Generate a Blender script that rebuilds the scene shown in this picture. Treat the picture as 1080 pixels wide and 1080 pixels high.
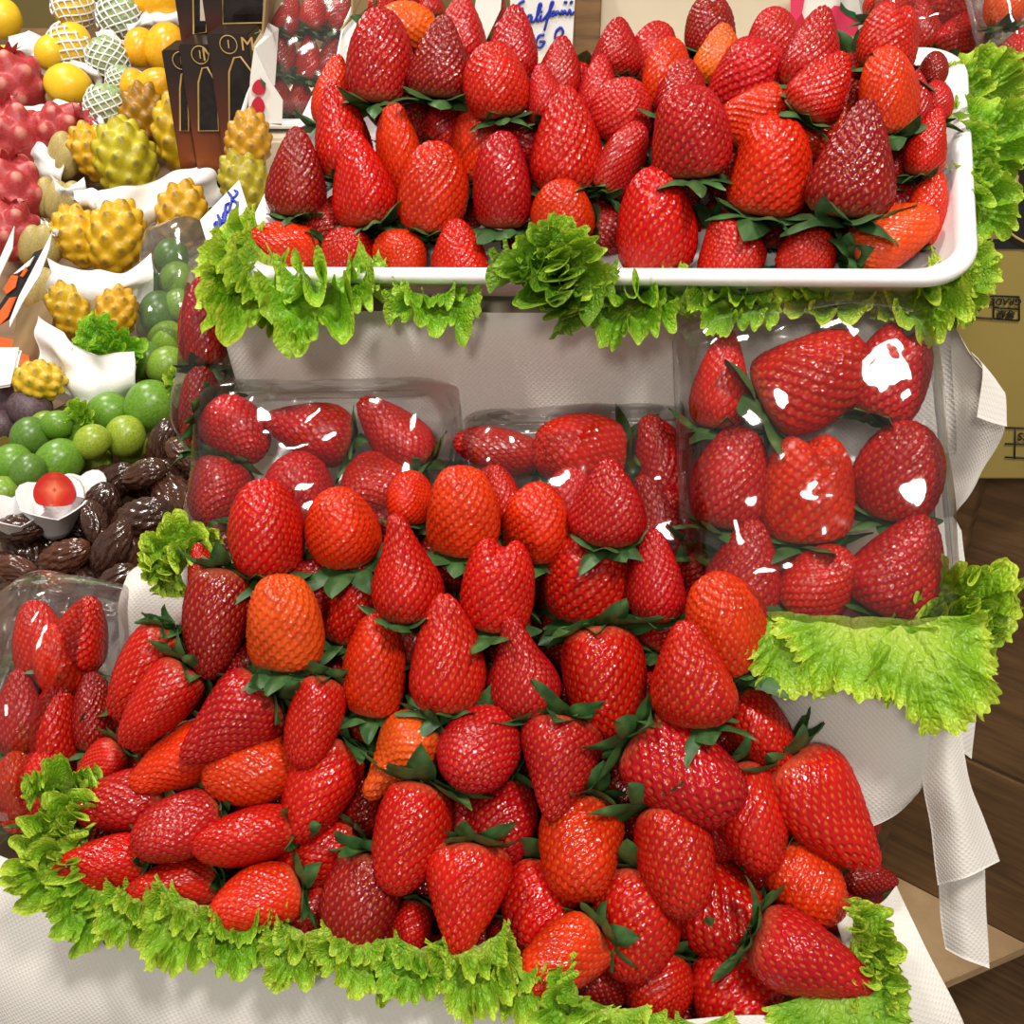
import bpy, bmesh, math, random
import numpy as np
from mathutils import Vector, Matrix, Quaternion

for _o in list(bpy.data.objects):
    bpy.data.objects.remove(_o, do_unlink=True)
SC = bpy.context.scene
COL = SC.collection
RNG = random.Random(11)

# ------------------------------------------------------------------ camera, world, lamps, exposure
PITCH = math.radians(33)
FOV = math.radians(50)
F = 540 / math.tan(FOV / 2)
CAMZ = 1.4
cam_d = bpy.data.cameras.new('camera')
cam_d.sensor_fit = 'HORIZONTAL'
cam_d.angle = FOV
cam_d.clip_start = 0.01
cam_d.clip_end = 50
cam = bpy.data.objects.new('camera', cam_d)
COL.objects.link(cam)
cam.location = (0, 0, CAMZ)
cam.rotation_euler = (math.pi / 2 - PITCH, 0, 0)
SC.camera = cam

world = bpy.data.worlds.new('market_hall_light')
SC.world = world
world.use_nodes = True
world.node_tree.nodes['Background'].inputs[0].default_value = (1.0, 0.93, 0.84, 1)
world.node_tree.nodes['Background'].inputs[1].default_value = 0.36


def lamp(name, loc, target, size, power, color, size_y=None):
    l = bpy.data.lights.new(name, 'AREA')
    l.shape = 'RECTANGLE' if size_y else 'DISK'
    l.size = size
    if size_y:
        l.size_y = size_y
    l.energy = power
    l.color = color
    o = bpy.data.objects.new(name, l)
    COL.objects.link(o)
    o.location = loc
    o.rotation_euler = (Vector(target) - Vector(loc)).to_track_quat('-Z', 'Y').to_euler()
    return o


lamp('hall_lamp', (0.42, -0.05, 2.6), (0.05, 0.58, 1.0), 0.26, 22, (1.0, 0.94, 0.86), 0.26)
lamp('hall_lamp', (-0.65, 0.45, 2.6), (-0.1, 0.65, 1.0), 0.2, 13, (1.0, 0.95, 0.87))  # weaker fill light, added from the back left
lamp('hall_lamp', (-0.25, -0.9, 2.2), (0.0, 0.5, 0.95), 0.3, 9, (1.0, 0.93, 0.85))
lamp('hall_lamp', (-0.9, 1.5, 2.3), (-0.7, 1.35, 1.0), 0.4, 15, (1.0, 0.95, 0.86))  # extra light, added to brighten the fruit stall at left
vs = SC.view_settings
vs.view_transform = 'Standard'
vs.look = 'None'
vs.gamma = 1.0
vs.use_curve_mapping = False
vs.exposure = 0.05

# ------------------------------------------------------------------ picture <-> place
SP, CP = math.sin(PITCH), math.cos(PITCH)
CX = Vector((1, 0, 0))
CU = Vector((0, SP, CP))          # up as the camera sees it
CB = Vector((0, -CP, SP))         # towards the camera


def ray(px, py):
    return CX * ((px - 540) / F) + CU * ((540 - py) / F) - CB


def W(px, py, d):
    return Vector((0, 0, CAMZ)) + ray(px, py) * d


class Plane:
    def __init__(s, p0, n):
        s.p0 = Vector(p0)
        s.n = Vector(n).normalized()
        if s.n.dot(CB) < 0:
            s.n = -s.n

    def d(s, px, py, h=0.0):
        r = ray(px, py)
        return (s.p0 + s.n * h - Vector((0, 0, CAMZ))).dot(s.n) / r.dot(s.n)

    def at(s, px, py, h=0.0):
        return W(px, py, s.d(px, py, h))


def plane3(a, b, c):
    return Plane(a, (b - a).cross(c - a))


def srgb(r, g, b):
    def f(c):
        c /= 255
        return c / 12.92 if c <= 0.04045 else ((c + 0.055) / 1.055) ** 2.4
    return (f(r), f(g), f(b), 1)


# ------------------------------------------------------------------ object helpers
def tag(o, label, cat, group=None, kind=None):
    if label:
        o['label'] = label
    if cat:
        o['category'] = cat
    if group:
        o['group'] = group
    if kind:
        o['kind'] = kind
    return o


def empty(name, loc=(0, 0, 0), rot=None):
    o = bpy.data.objects.new(name, None)
    COL.objects.link(o)
    o.location = loc
    o.empty_display_size = 0.01
    if rot is not None:
        o.rotation_mode = 'QUATERNION'
        o.rotation_quaternion = rot
    return o


def link(name, mesh, parent=None, label=None):
    o = bpy.data.objects.new(name, mesh)
    COL.objects.link(o)
    if parent:
        o.parent = parent
    if label:
        o['label'] = label
    return o


def mesh_np(name, verts, faces, mats, smooth=True, uv=None, attrs=None, fmat=None):
    me = bpy.data.meshes.new(name)
    me.from_pydata([tuple(map(float, v)) for v in verts], [], [tuple(map(int, f)) for f in faces])
    for m in (mats if isinstance(mats, (list, tuple)) else [mats]):
        me.materials.append(m)
    if smooth:
        me.shade_smooth()
    if uv is not None:
        l = me.uv_layers.new(name='UVMap')
        idx = np.empty(len(me.loops), dtype=np.int32)
        me.loops.foreach_get('vertex_index', idx)
        l.data.foreach_set('uv', np.asarray(uv, dtype=np.float32)[idx].ravel())
    if attrs:
        for k, v in attrs.items():
            a = me.attributes.new(k, 'FLOAT', 'POINT')
            a.data.foreach_set('value', np.asarray(v, dtype=np.float32))
    if fmat is not None:
        me.polygons.foreach_set('material_index', np.asarray(fmat, dtype=np.int32))
    me.update()
    return me


def grid_faces(nv, nu, wrap=False):
    f = []
    for j in range(nv - 1):
        for i in range(nu if wrap else nu - 1):
            a, b = j * nu + i, j * nu + (i + 1) % nu
            f.append((a, b, b + nu, a + nu))
    return f


def bm_mesh(name, bm, mat, smooth=False):
    me = bpy.data.meshes.new(name)
    bmesh.ops.recalc_face_normals(bm, faces=bm.faces)
    bm.to_mesh(me)
    bm.free()
    for m in (mat if isinstance(mat, (list, tuple)) else [mat]):
        me.materials.append(m)
    if smooth:
        me.shade_smooth()
    return me


def hexa_mesh(name, c, mat, bevel=0.0):
    """c: 8 corners, bottom loop then top loop"""
    bm = bmesh.new()
    v = [bm.verts.new(p) for p in c]
    for f in ((3, 2, 1, 0), (4, 5, 6, 7), (0, 1, 5, 4), (1, 2, 6, 5), (2, 3, 7, 6), (3, 0, 4, 7)):
        bm.faces.new([v[i] for i in f])
    if bevel:
        bmesh.ops.bevel(bm, geom=bm.edges[:], offset=bevel, segments=2, affect='EDGES')
    return bm_mesh(name, bm, mat)


def box_c(x0, x1, y0, y1, z0, z1):
    return [(x0, y0, z0), (x1, y0, z0), (x1, y1, z0), (x0, y1, z0), (x0, y0, z1), (x1, y0, z1), (x1, y1, z1), (x0, y1, z1)]


def tube_verts(pts, r, n=6, closed=False):
    pts = [Vector(p) for p in pts]
    V, Fc = [], []
    m = len(pts)
    for i, p in enumerate(pts):
        if closed:
            t = pts[(i + 1) % m] - pts[i - 1]
        else:
            t = pts[min(i + 1, m - 1)] - pts[max(i - 1, 0)]
        t.normalize()
        a = t.orthogonal().normalized() if i == 0 else (pa - t * pa.dot(t)).normalized()
        pa = a
        b = t.cross(a)
        rr = r[i] if hasattr(r, '__len__') else r
        for k in range(n):
            an = 2 * math.pi * k / n
            V.append(p + (a * math.cos(an) + b * math.sin(an)) * rr)
    for i in range(m if closed else m - 1):
        for k in range(n):
            j = (i + 1) % m
            Fc.append((i * n + k, i * n + (k + 1) % n, j * n + (k + 1) % n, j * n + k))
    if not closed:
        Fc.append(tuple(range(n))[::-1])
        Fc.append(tuple((m - 1) * n + k for k in range(n)))
    return V, Fc


def tubes_mesh(name, lines, r, mat, n=6):
    V, Fc = [], []
    for l in lines:
        v, f = tube_verts(l, r, n)
        o = len(V)
        V += v
        Fc += [tuple(i + o for i in q) for q in f]
    return mesh_np(name, V, Fc, mat)


def text_mesh(name, s, size, mat, depth=0.0004):
    c = bpy.data.curves.new(name, 'FONT')
    c.body = s
    c.size = size
    c.extrude = depth
    c.align_x = 'CENTER'
    c.align_y = 'CENTER'
    t = bpy.data.objects.new(name, c)
    COL.objects.link(t)
    dg = bpy.context.evaluated_depsgraph_get()
    me = bpy.data.meshes.new_from_object(t.evaluated_get(dg))
    bpy.data.objects.remove(t, do_unlink=True)
    me.materials.clear()
    me.materials.append(mat)
    me.name = name
    return me


def cr(P, t):
    """Catmull-Rom through list P at t in 0..len-1"""
    n = len(P)
    i = min(int(t), n - 2)
    u = t - i
    p1, p2 = P[i], P[i + 1]
    p0 = P[i - 1] if i > 0 else p1 * 2 - p2
    p3 = P[i + 2] if i + 2 < n else p2 * 2 - p1
    return (p1 * 2 + (p2 - p0) * u + (p0 * 2 - p1 * 5 + p2 * 4 - p3) * u * u + (p1 * 3 - p0 - p2 * 3 + p3) * u ** 3) * 0.5


# ------------------------------------------------------------------ materials
class NT:
    def __init__(s, name):
        s.m = bpy.data.materials.new(name)
        s.m.use_nodes = True
        s.t = s.m.node_tree
        s.b = s.t.nodes['Principled BSDF']
        s.out = s.t.nodes['Material Output']

    def n(s, typ, **kw):
        x = s.t.nodes.new(typ)
        for k, v in kw.items():
            if hasattr(x, k):
                setattr(x, k, v)
            else:
                x.inputs[k.replace('_', ' ')].default_value = v
        return x

    def l(s, a, b):
        s.t.links.new(a, b)

    def math(s, op, a, b=None):
        x = s.t.nodes.new('ShaderNodeMath')
        x.operation = op
        for i, v in enumerate((a, b)):
            if v is None:
                continue
            if isinstance(v, (int, float)):
                x.inputs[i].default_value = v
            else:
                s.l(v, x.inputs[i])
        return x.outputs[0]

    def mix(s, fac, a, b, mode='MIX'):
        x = s.t.nodes.new('ShaderNodeMix')
        x.data_type = 'RGBA'
        x.blend_type = mode
        for sock, v in ((x.inputs[0], fac), (x.inputs[6], a), (x.inputs[7], b)):
            if isinstance(v, (int, float, tuple)):
                sock.default_value = v
            else:
                s.l(v, sock)
        return x.outputs[2]

    def ramp(s, fac, stops):
        x = s.t.nodes.new('ShaderNodeValToRGB')
        e = x.color_ramp.elements
        while len(e) < len(stops):
            e.new(0.5)
        for el, (p, c) in zip(e, stops):
            el.position = p
            el.color = c
        s.l(fac, x.inputs[0])
        return x.outputs[0]

    def set(s, **kw):
        for k, v in kw.items():
            s.b.inputs[k.replace('_', ' ')].default_value = v
        return s

    def bump(s, h, strength, dist):
        x = s.t.nodes.new('ShaderNodeBump')
        x.inputs['Strength'].default_value = strength
        x.inputs['Distance'].default_value = dist
        s.l(h, x.inputs['Height'])
        s.l(x.outputs[0], s.b.inputs['Normal'])
        return x

    def noise(s, scale, detail=3, vec=None, rough=0.55):
        x = s.t.nodes.new('ShaderNodeTexNoise')
        x.inputs['Scale'].default_value = scale
        x.inputs['Detail'].default_value = detail
        x.inputs['Roughness'].default_value = rough
        if vec is None:
            c = s.t.nodes.new('ShaderNodeTexCoord')
            vec = c.outputs['Object']
        s.l(vec, x.inputs['Vector'])
        return x.outputs['Fac']


def plain(name, col, rough=0.5, var=0.0, scale=40, bump=0.0, spec=0.5, coat=0.0):
    t = NT(name)
    t.set(Base_Color=col, Roughness=rough, Specular_IOR_Level=spec, Coat_Weight=coat)
    if var or bump:
        nz = t.noise(scale, 4)
        if var:
            a = tuple(c * (1 - var) for c in col[:3]) + (1,)
            b = tuple(min(1, c * (1 + var)) for c in col[:3]) + (1,)
            t.l(t.ramp(nz, [(0.3, a), (0.7, b)]), t.b.inputs['Base Color'])
        if bump:
            t.bump(nz, 0.6, bump)
    return t.m


def mat_flesh():
    t = NT('strawberry_skin')
    oi = t.n('ShaderNodeObjectInfo')
    at = t.n('ShaderNodeAttribute', attribute_name='seed')
    al = t.n('ShaderNodeAttribute', attribute_name='along')
    nz = t.noise(3.0, 3)
    v = t.ramp(nz, [(0.3, (0.75, 0.7, 0.8, 1)), (0.7, (1.08, 1.35, 1.1, 1))])
    c = t.mix(1.0, oi.outputs['Color'], v, 'MULTIPLY')
    pale = t.ramp(al.outputs['Fac'], [(0.0, (1, 1, 1, 1)), (0.13, (0, 0, 0, 1))])
    c = t.mix(t.math('MULTIPLY', pale, 0.13), c, (0.85, 0.45, 0.2, 1))
    c = t.mix(t.math('MULTIPLY', at.outputs['Fac'], 0.33), c, (0.7, 0.3, 0.04, 1))
    t.l(c, t.b.inputs['Base Color'])
    t.set(Roughness=0.14, Specular_IOR_Level=0.32, Coat_Weight=0.0)
    t.set(Subsurface_Weight=0.06, Subsurface_Scale=0.003)
    t.b.inputs['Subsurface Radius'].default_value = (1.0, 0.2, 0.1)
    return t.m


def mat_sepal():
    t = NT('strawberry_leaf_green')
    nz = t.noise(4, 3)
    c = t.ramp(nz, [(0.3, (0.018, 0.055, 0.014, 1)), (0.6, (0.05, 0.13, 0.03, 1)), (0.8, (0.14, 0.2, 0.07, 1))])
    t.l(c, t.b.inputs['Base Color'])
    t.set(Roughness=0.5)
    return t.m


def mat_lettuce():
    t = NT('lettuce_green')
    e = t.n('ShaderNodeAttribute', attribute_name='edge')
    oi = t.n('ShaderNodeObjectInfo')
    nz = t.noise(38, 4)
    k = t.math('ADD', e.outputs['Fac'], t.math('MULTIPLY', t.math('SUBTRACT', nz, 0.5), 0.5))
    c = t.ramp(k, [(0.05, (0.52, 0.62, 0.18, 1)), (0.35, (0.36, 0.54, 0.05, 1)), (0.72, (0.17, 0.36, 0.014, 1)), (0.86, (0.26, 0.47, 0.02, 1)), (0.98, (0.5, 0.64, 0.06, 1))])
    c = t.mix(1.0, c, oi.outputs['Color'], 'MULTIPLY')
    t.l(c, t.b.inputs['Base Color'])
    t.set(Roughness=0.34, Specular_IOR_Level=0.4)
    vo = t.n('ShaderNodeTexVoronoi')
    vo.feature = 'DISTANCE_TO_EDGE'
    vo.inputs['Scale'].default_value = 13
    tc = t.n('ShaderNodeTexCoord')
    t.l(tc.outputs['Object'], vo.inputs['Vector'])
    t.bump(t.math('ADD', t.math('MINIMUM', vo.outputs['Distance'], 0.3), t.math('MULTIPLY', t.noise(9, 3), 0.6)), 0.5, 0.004)
    tr = t.n('ShaderNodeBsdfTranslucent')
    t.l(c, tr.inputs['Color'])
    mx = t.n('ShaderNodeMixShader')
    mx.inputs[0].default_value = 0.22
    t.l(t.b.outputs[0], mx.inputs[1])
    t.l(tr.outputs[0], mx.inputs[2])
    t.l(mx.outputs[0], t.out.inputs['Surface'])
    return t.m


def mat_paper(emboss=0.0036, name='embossed_paper_towel', col=(0.88, 0.84, 0.79, 1)):
    t = NT(name)
    t.set(Base_Color=col, Roughness=0.85, Specular_IOR_Level=0.2)
    uv = t.n('ShaderNodeUVMap')
    sp = t.n('ShaderNodeSeparateXYZ')
    t.l(uv.outputs[0], sp.inputs[0])
    k = 2 * math.pi / emboss
    a = t.math('SINE', t.math('MULTIPLY', sp.outputs[0], k))
    b = t.math('SINE', t.math('MULTIPLY', sp.outputs[1], k * 1.1))
    h = t.math('MULTIPLY', a, b)
    h = t.math('ADD', t.math('MAXIMUM', h, -0.2), t.math('MULTIPLY', t.noise(60, 3), 1.6))
    t.bump(h, 0.32, 0.0006)
    tr = t.n('ShaderNodeBsdfTranslucent')
    tr.inputs[0].default_value = col
    mx = t.n('ShaderNodeMixShader')
    mx.inputs[0].default_value = 0.18
    t.l(t.b.outputs[0], mx.inputs[1])
    t.l(tr.outputs[0], mx.inputs[2])
    t.l(mx.outputs[0], t.out.inputs['Surface'])
    return t.m


def mat_film(name='clear_film', haze=0.0, rough=0.06):
    t = NT(name)
    tp = t.n('ShaderNodeBsdfTransparent')
    gl = t.n('ShaderNodeBsdfGlossy')
    gl.inputs['Roughness'].default_value = rough
    gl.inputs['Color'].default_value = (1, 1, 1, 1)
    nz = t.noise(21, 2, rough=0.45)
    bp = t.n('ShaderNodeBump')
    bp.inputs['Strength'].default_value = 0.6
    bp.inputs['Distance'].default_value = 0.012
    t.l(nz, bp.inputs['Height'])
    t.l(bp.outputs[0], gl.inputs['Normal'])
    fr = t.n('ShaderNodeFresnel')
    fr.inputs[0].default_value = 1.5
    t.l(bp.outputs[0], fr.inputs['Normal'])
    df = t.n('ShaderNodeBsdfDiffuse')
    df.inputs[0].default_value = (0.9, 0.9, 0.9, 1)
    m0 = t.n('ShaderNodeMixShader')
    m0.inputs[0].default_value = haze
    t.l(tp.outputs[0], m0.inputs[1])
    t.l(df.outputs[0], m0.inputs[2])
    mx = t.n('ShaderNodeMixShader')
    t.l(t.math('MINIMUM', t.math('ADD', t.math('MULTIPLY', fr.outputs[0], 0.85), 0.005), 0.75), mx.inputs[0])
    t.l(m0.outputs[0], mx.inputs[1])
    t.l(gl.outputs[0], mx.inputs[2])
    t.l(mx.outputs[0], t.out.inputs['Surface'])
    return t.m


def mat_wood(name, a, b):
    t = NT(name)
    tc = t.n('ShaderNodeTexCoord')
    mp = t.n('ShaderNodeMapping')
    mp.inputs['Scale'].default_value = (2, 2, 22)
    t.l(tc.outputs['Object'], mp.inputs['Vector'])
    nz = t.noise(5, 5, mp.outputs[0], 0.65)
    n2 = t.noise(9, 3)
    k = t.math('ADD', t.math('MULTIPLY', nz, 0.6), t.math('MULTIPLY', n2, 0.4))
    t.l(t.ramp(k, [(0.32, a), (0.62, b)]), t.b.inputs['Base Color'])
    t.set(Roughness=0.6)
    t.bump(nz, 0.3, 0.002)
    return t.m


M = {}
M['flesh'] = mat_flesh()
M['sepal'] = mat_sepal()
M['lettuce'] = mat_lettuce()
M['paper'] = mat_paper()
M['tissue'] = plain('white_tissue_paper', (0.86, 0.85, 0.82, 1), 0.8, 0.03, 30, 0.004)
M['film'] = mat_film()
M['film_hazy'] = mat_film('hazy_film', 0.02, 0.1)
M['cleartray'] = mat_film('clear_tray_plastic', 0.07, 0.15)
M['foam'] = plain('white_foam', (0.88, 0.86, 0.86, 1), 0.45, 0.02, 200, 0.0004)
M['wood'] = mat_wood('market_wood', (0.06, 0.03, 0.013, 1), (0.23, 0.125, 0.052, 1))
M['woodlight'] = mat_wood('pale_plank_wood', (0.32, 0.19, 0.09, 1), (0.6, 0.41, 0.22, 1))
M['card'] = plain('brown_cardboard', (0.3, 0.2, 0.09, 1), 0.7, 0.08, 12)
M['oliveboard'] = plain('olive_cardboard', srgb(158, 138, 72), 0.6, 0.06, 9)
M['creamboard'] = plain('cream_cardboard', srgb(212, 200, 178), 0.6, 0.05, 9)
M['white'] = plain('white_card', (0.86, 0.85, 0.82, 1), 0.5)
M['ink'] = plain('blue_ink', (0.015, 0.04, 0.42, 1), 0.4)
M['black'] = plain('black_print', (0.012, 0.011, 0.01, 1), 0.45)
M['gold'] = plain('gold_print', (0.55, 0.36, 0.12, 1), 0.35)
M['redprint'] = plain('red_print', (0.55, 0.02, 0.05, 1), 0.4)
M['pinkprint'] = plain('pink_print', (0.75, 0.05, 0.13, 1), 0.4)
M['greenprint'] = plain('green_print', (0.02, 0.12, 0.05, 1), 0.4)
M['orangeprint'] = plain('orange_print', (0.8, 0.13, 0.02, 1), 0.4)
M['teal'] = plain('teal_plastic', (0.02, 0.16, 0.2, 1), 0.4)
M['darkplastic'] = plain('dark_tray_plastic', (0.02, 0.022, 0.02, 1), 0.3)
M['redbox'] = plain('red_box_card', (0.5, 0.03, 0.03, 1), 0.4)

# ------------------------------------------------------------------ fruit meshes
def profile(pts, n):
    P = [Vector((r, z, 0)) for r, z in pts]
    m = 40 * (len(P) - 1)
    s = [cr(P, i * (len(P) - 1) / m) for i in range(m + 1)]
    a = np.array([(max(p.x, 0), p.y) for p in s])
    L = np.concatenate([[0], np.cumsum(np.linalg.norm(np.diff(a, axis=0), axis=1))])
    t = np.linspace(0, L[-1], n)
    return np.stack([np.interp(t, L, a[:, 0]), np.interp(t, L, a[:, 1])], 1)


def normals_grid(P):
    du = np.roll(P, -1, 1) - np.roll(P, 1, 1)
    dv = np.gradient(P, axis=0)
    n = np.cross(du, dv)
    l = np.linalg.norm(n, axis=2, keepdims=True)
    l[l < 1e-12] = 1
    n = n / l
    n[0] = (0, 0, -1)
    n[-1] = (0, 0, 1)
    return n


def seed_points(P, N, rng, jit=0.0):
    """spread N points over the surface grid P[nv,nu,3], phyllotaxis by area"""
    nv, nu = P.shape[:2]
    ring = np.zeros(nv)
    for j in range(nv - 1):
        a = np.linalg.norm(np.roll(P[j], -1, 0) - P[j], axis=1).sum()
        b = np.linalg.norm(np.roll(P[j + 1], -1, 0) - P[j + 1], axis=1).sum()
        h = np.linalg.norm(P[j + 1] - P[j], axis=1).mean()
        ring[j + 1] = ring[j] + (a + b) / 2 * h
    area = ring[-1]
    g = math.pi * (3 - math.sqrt(5))
    out, tan = [], []
    for k in range(N):
        v = np.interp((k + 0.5) / N * area, ring, np.arange(nv)) + rng.uniform(-jit, jit)
        u = (k * g / (2 * math.pi) * nu + rng.uniform(-jit, jit)) % nu
        j = int(min(max(v, 0), nv - 2))
        i = int(u)
        fv, fu = v - j, u - i
        p = (P[j, i] * (1 - fu) + P[j, (i + 1) % nu] * fu) * (1 - fv) + (P[j + 1, i] * (1 - fu) + P[j + 1, (i + 1) % nu] * fu) * fv
        t = P[j + 1, i] - P[j, i]
        out.append(p)
        tan.append(t / (np.linalg.norm(t) + 1e-9))
    return np.array(out), np.array(tan), math.sqrt(area / N)


def nearest(Q, S):
    d2 = np.full(len(Q), 1e9)
    idx = np.zeros(len(Q), dtype=int)
    for k in range(0, len(Q), 3000):
        q = Q[k:k + 3000]
        D = ((q[:, None, :] - S[None]) ** 2).sum(2)
        i = D.argmin(1)
        idx[k:k + 3000] = i
        d2[k:k + 3000] = D[np.arange(len(q)), i]
    return np.sqrt(d2), idx


def sstep(a, b, x):
    t = np.clip((x - a) / (b - a), 0, 1)
    return t * t * (3 - 2 * t)


def berry_mesh(name, prof, seed, flat=1.0, notch=0.0, lump=0.05, bendx=0.0, N=430, nu=150, nv=112):
    rng = random.Random(seed)
    pr = profile(prof, nv)
    th = np.linspace(0, 2 * np.pi, nu, endpoint=False)
    ph = [rng.uniform(0, 6.28) for _ in range(6)]
    R = pr[:, 0][:, None] * np.ones(nu)[None]
    Z = pr[:, 1][:, None] * np.ones(nu)[None]
    R = R * (1 + lump * (np.sin(2 * th + ph[0] + 2 * Z) + 0.6 * np.sin(3 * th + ph[1] - 3 * Z) + 0.5 * np.sin(5 * Z + ph[2] + th)))
    X = R * np.cos(th)
    Y = R * np.sin(th) * flat
    if notch:
        t = sstep(0.45, 1.0, Z)
        Z = Z - notch * t * np.exp(-(X / 0.12) ** 2) - 0.5 * notch * t * (np.abs(X) / 0.5) ** 2
    X = X + bendx * Z ** 2
    P = np.stack([X, Y, Z], 2)
    Nn = normals_grid(P)
    S, T, sp = seed_points(P, N, rng, 0.5)
    Q = P.reshape(-1, 3)
    d, i = nearest(Q, S)
    rel = Q - S[i]
    al = (rel * T[i]).sum(1)
    ac = np.sqrt(np.maximum(d * d - al * al, 0))
    e = np.sqrt((al / 0.24) ** 2 + (ac / 0.15) ** 2) / sp
    seedm = 1 - sstep(0.75, 1.15, e)
    x = d / sp
    depth = 0.27 * sp * (1 - sstep(0.22, 0.62, x)) - 0.12 * sp * (1 - sstep(0.5, 1.2, e))
    zz = Q[:, 2]
    fade = sstep(0.0, 0.08, zz)
    Q = Q - Nn.reshape(-1, 3) * (depth * fade)[:, None]
    return mesh_np(name, Q, grid_faces(nv, nu, True), M['flesh'], attrs={'seed': seedm * fade, 'along': zz})


CONE = [(0, 0.03), (0.2, 0.0), (0.40, 0.06), (0.5, 0.22), (0.47, 0.42), (0.36, 0.65), (0.21, 0.87), (0.1, 0.97), (0, 1)]
BLUNT = [(0, 0.03), (0.2, 0.0), (0.4, 0.07), (0.49, 0.24), (0.5, 0.45), (0.43, 0.68), (0.28, 0.89), (0.13, 0.98), (0, 1)]
ROUND = [(0, 0.03), (0.22, 0.0), (0.42, 0.1), (0.5, 0.34), (0.49, 0.52), (0.4, 0.76), (0.24, 0.93), (0.1, 0.99), (0, 1)]
NECK = [(0, 0.03), (0.2, 0.0), (0.41, 0.07), (0.5, 0.24), (0.45, 0.42), (0.3, 0.62), (0.19, 0.82), (0.12, 0.95), (0, 1)]
HEART = [(0, 0.05), (0.2, 0.0), (0.43, 0.05), (0.51, 0.2), (0.46, 0.38), (0.34, 0.62), (0.18, 0.87), (0.08, 0.97), (0, 1)]
LONG = [(0, 0.02), (0.2, 0.0), (0.4, 0.05), (0.49, 0.18), (0.5, 0.4), (0.43, 0.64), (0.27, 0.87), (0.12, 0.98), (0, 1)]
WIDE = [(0, 0.03), (0.22, 0.0), (0.43, 0.08), (0.5, 0.28), (0.49, 0.52), (0.43, 0.75), (0.3, 0.93), (0.14, 0.99), (0, 1)]
PROTO = {
    'cone': [berry_mesh('flesh_conical', CONE, 1), berry_mesh('flesh_conical', CONE, 2, bendx=0.08, lump=0.07)],
    'blunt': [berry_mesh('flesh_blunt', BLUNT, 3), berry_mesh('flesh_blunt', BLUNT, 4, lump=0.07, flat=0.9)],
    'round': [berry_mesh('flesh_round', ROUND, 5), berry_mesh('flesh_round', ROUND, 6, lump=0.06)],
    'neck': [berry_mesh('flesh_necked', NECK, 7, bendx=-0.08)],
    'heart': [berry_mesh('flesh_heart', HEART, 8, flat=0.85)],
    'long': [berry_mesh('flesh_long', LONG, 9, lump=0.04), berry_mesh('flesh_long', LONG, 12, bendx=0.12)],
    'double': [berry_mesh('flesh_double', WIDE, 10, flat=0.75, notch=0.13, lump=0.03)],
    'wide': [berry_mesh('flesh_wide', WIDE, 11, flat=0.8, lump=0.06)],
}


def calyx_mesh(seed):
    rng = random.Random(seed)
    V, Fc = [], []
    n = rng.randint(8, 11)
    for k in range(n):
        a = 2 * math.pi * (k + rng.uniform(-0.25, 0.25)) / n
        L = rng.uniform(0.5, 0.8)
        w = rng.uniform(0.13, 0.2)
        lift = rng.uniform(-0.35, 0.5)
        twist = rng.uniform(-0.5, 0.5)
        nu, nv = 7, 12
        o = len(V)
        for j in range(nv):
            t = j / (nv - 1)
            ww = w * (math.sin(math.pi * min(1, 0.14 + 0.86 * t)) ** 0.7) * (1.25 - 0.4 * t) if j < nv - 1 else 0.004
            r = 0.05 + L * t
            z = -0.03 + 0.1 * math.sin(t * 2.2) * 0.6 - lift * 0.6 * t * t
            for i in range(nu):
                s = i / (nu - 1) * 2 - 1
                x = s * ww
                zz = z - 0.35 * ww * s * s + twist * x * t + 0.012 * math.sin(9 * t + s * 3 + k)
                V.append((r * math.cos(a) - x * math.sin(a), r * math.sin(a) + x * math.cos(a), zz))
        for j in range(nv - 1):
            for i in range(nu - 1):
                q = o + j * nu + i
                Fc.append((q, q + 1, q + nu + 1, q + nu))
    return mesh_np('calyx', V, Fc, M['sepal'])


def stem_mesh(seed):
    rng = random.Random(seed)
    p = [(0, 0, 0.02), (0.01, 0.01, -0.06), (rng.uniform(-0.06, 0.06), rng.uniform(-0.06, 0.06), -0.16)]
    v, f = tube_verts(p, [0.05, 0.032, 0.03], 8)
    return mesh_np('stem', v, f, M['sepal'])


CALYX = [calyx_mesh(20 + k) for k in range(5)]
STEM = [stem_mesh(30 + k) for k in range(3)]

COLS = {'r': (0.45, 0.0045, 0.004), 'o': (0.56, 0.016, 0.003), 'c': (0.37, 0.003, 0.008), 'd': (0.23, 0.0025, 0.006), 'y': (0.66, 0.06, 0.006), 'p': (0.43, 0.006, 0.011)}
CNAME = {'r': 'bright red', 'o': 'orange-red', 'c': 'crimson', 'd': 'dark red', 'y': 'orange', 'p': 'pinkish red'}
SNAME = {'cone': 'conical', 'blunt': 'blunt', 'round': 'rounded', 'neck': 'narrow-necked', 'heart': 'heart-shaped', 'long': 'long', 'double': 'two-tipped', 'wide': 'broad'}
ORD = ['first', 'second', 'third', 'fourth', 'fifth', 'sixth', 'seventh', 'eighth', 'ninth', 'tenth', 'eleventh', 'twelfth', 'thirteenth', 'fourteenth', 'fifteenth', 'sixteenth', 'seventeenth', 'eighteenth']
PLACED = []        # (centre, radius) of everything already standing, for keeping fruit apart


def axis_dir(ang, tilt):
    a, t = math.radians(ang), math.radians(tilt)
    return CX * (math.sin(a) * math.cos(t)) + CU * (math.cos(a) * math.cos(t)) + CB * math.sin(t)


def spheres(px, py, d, w, L, ax):
    c = W(px, py, d)
    m = d / F
    return [(c - ax * (L * 0.22 * m), w * 0.45 * m), (c + ax * (L * 0.2 * m), w * 0.34 * m)]


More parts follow.
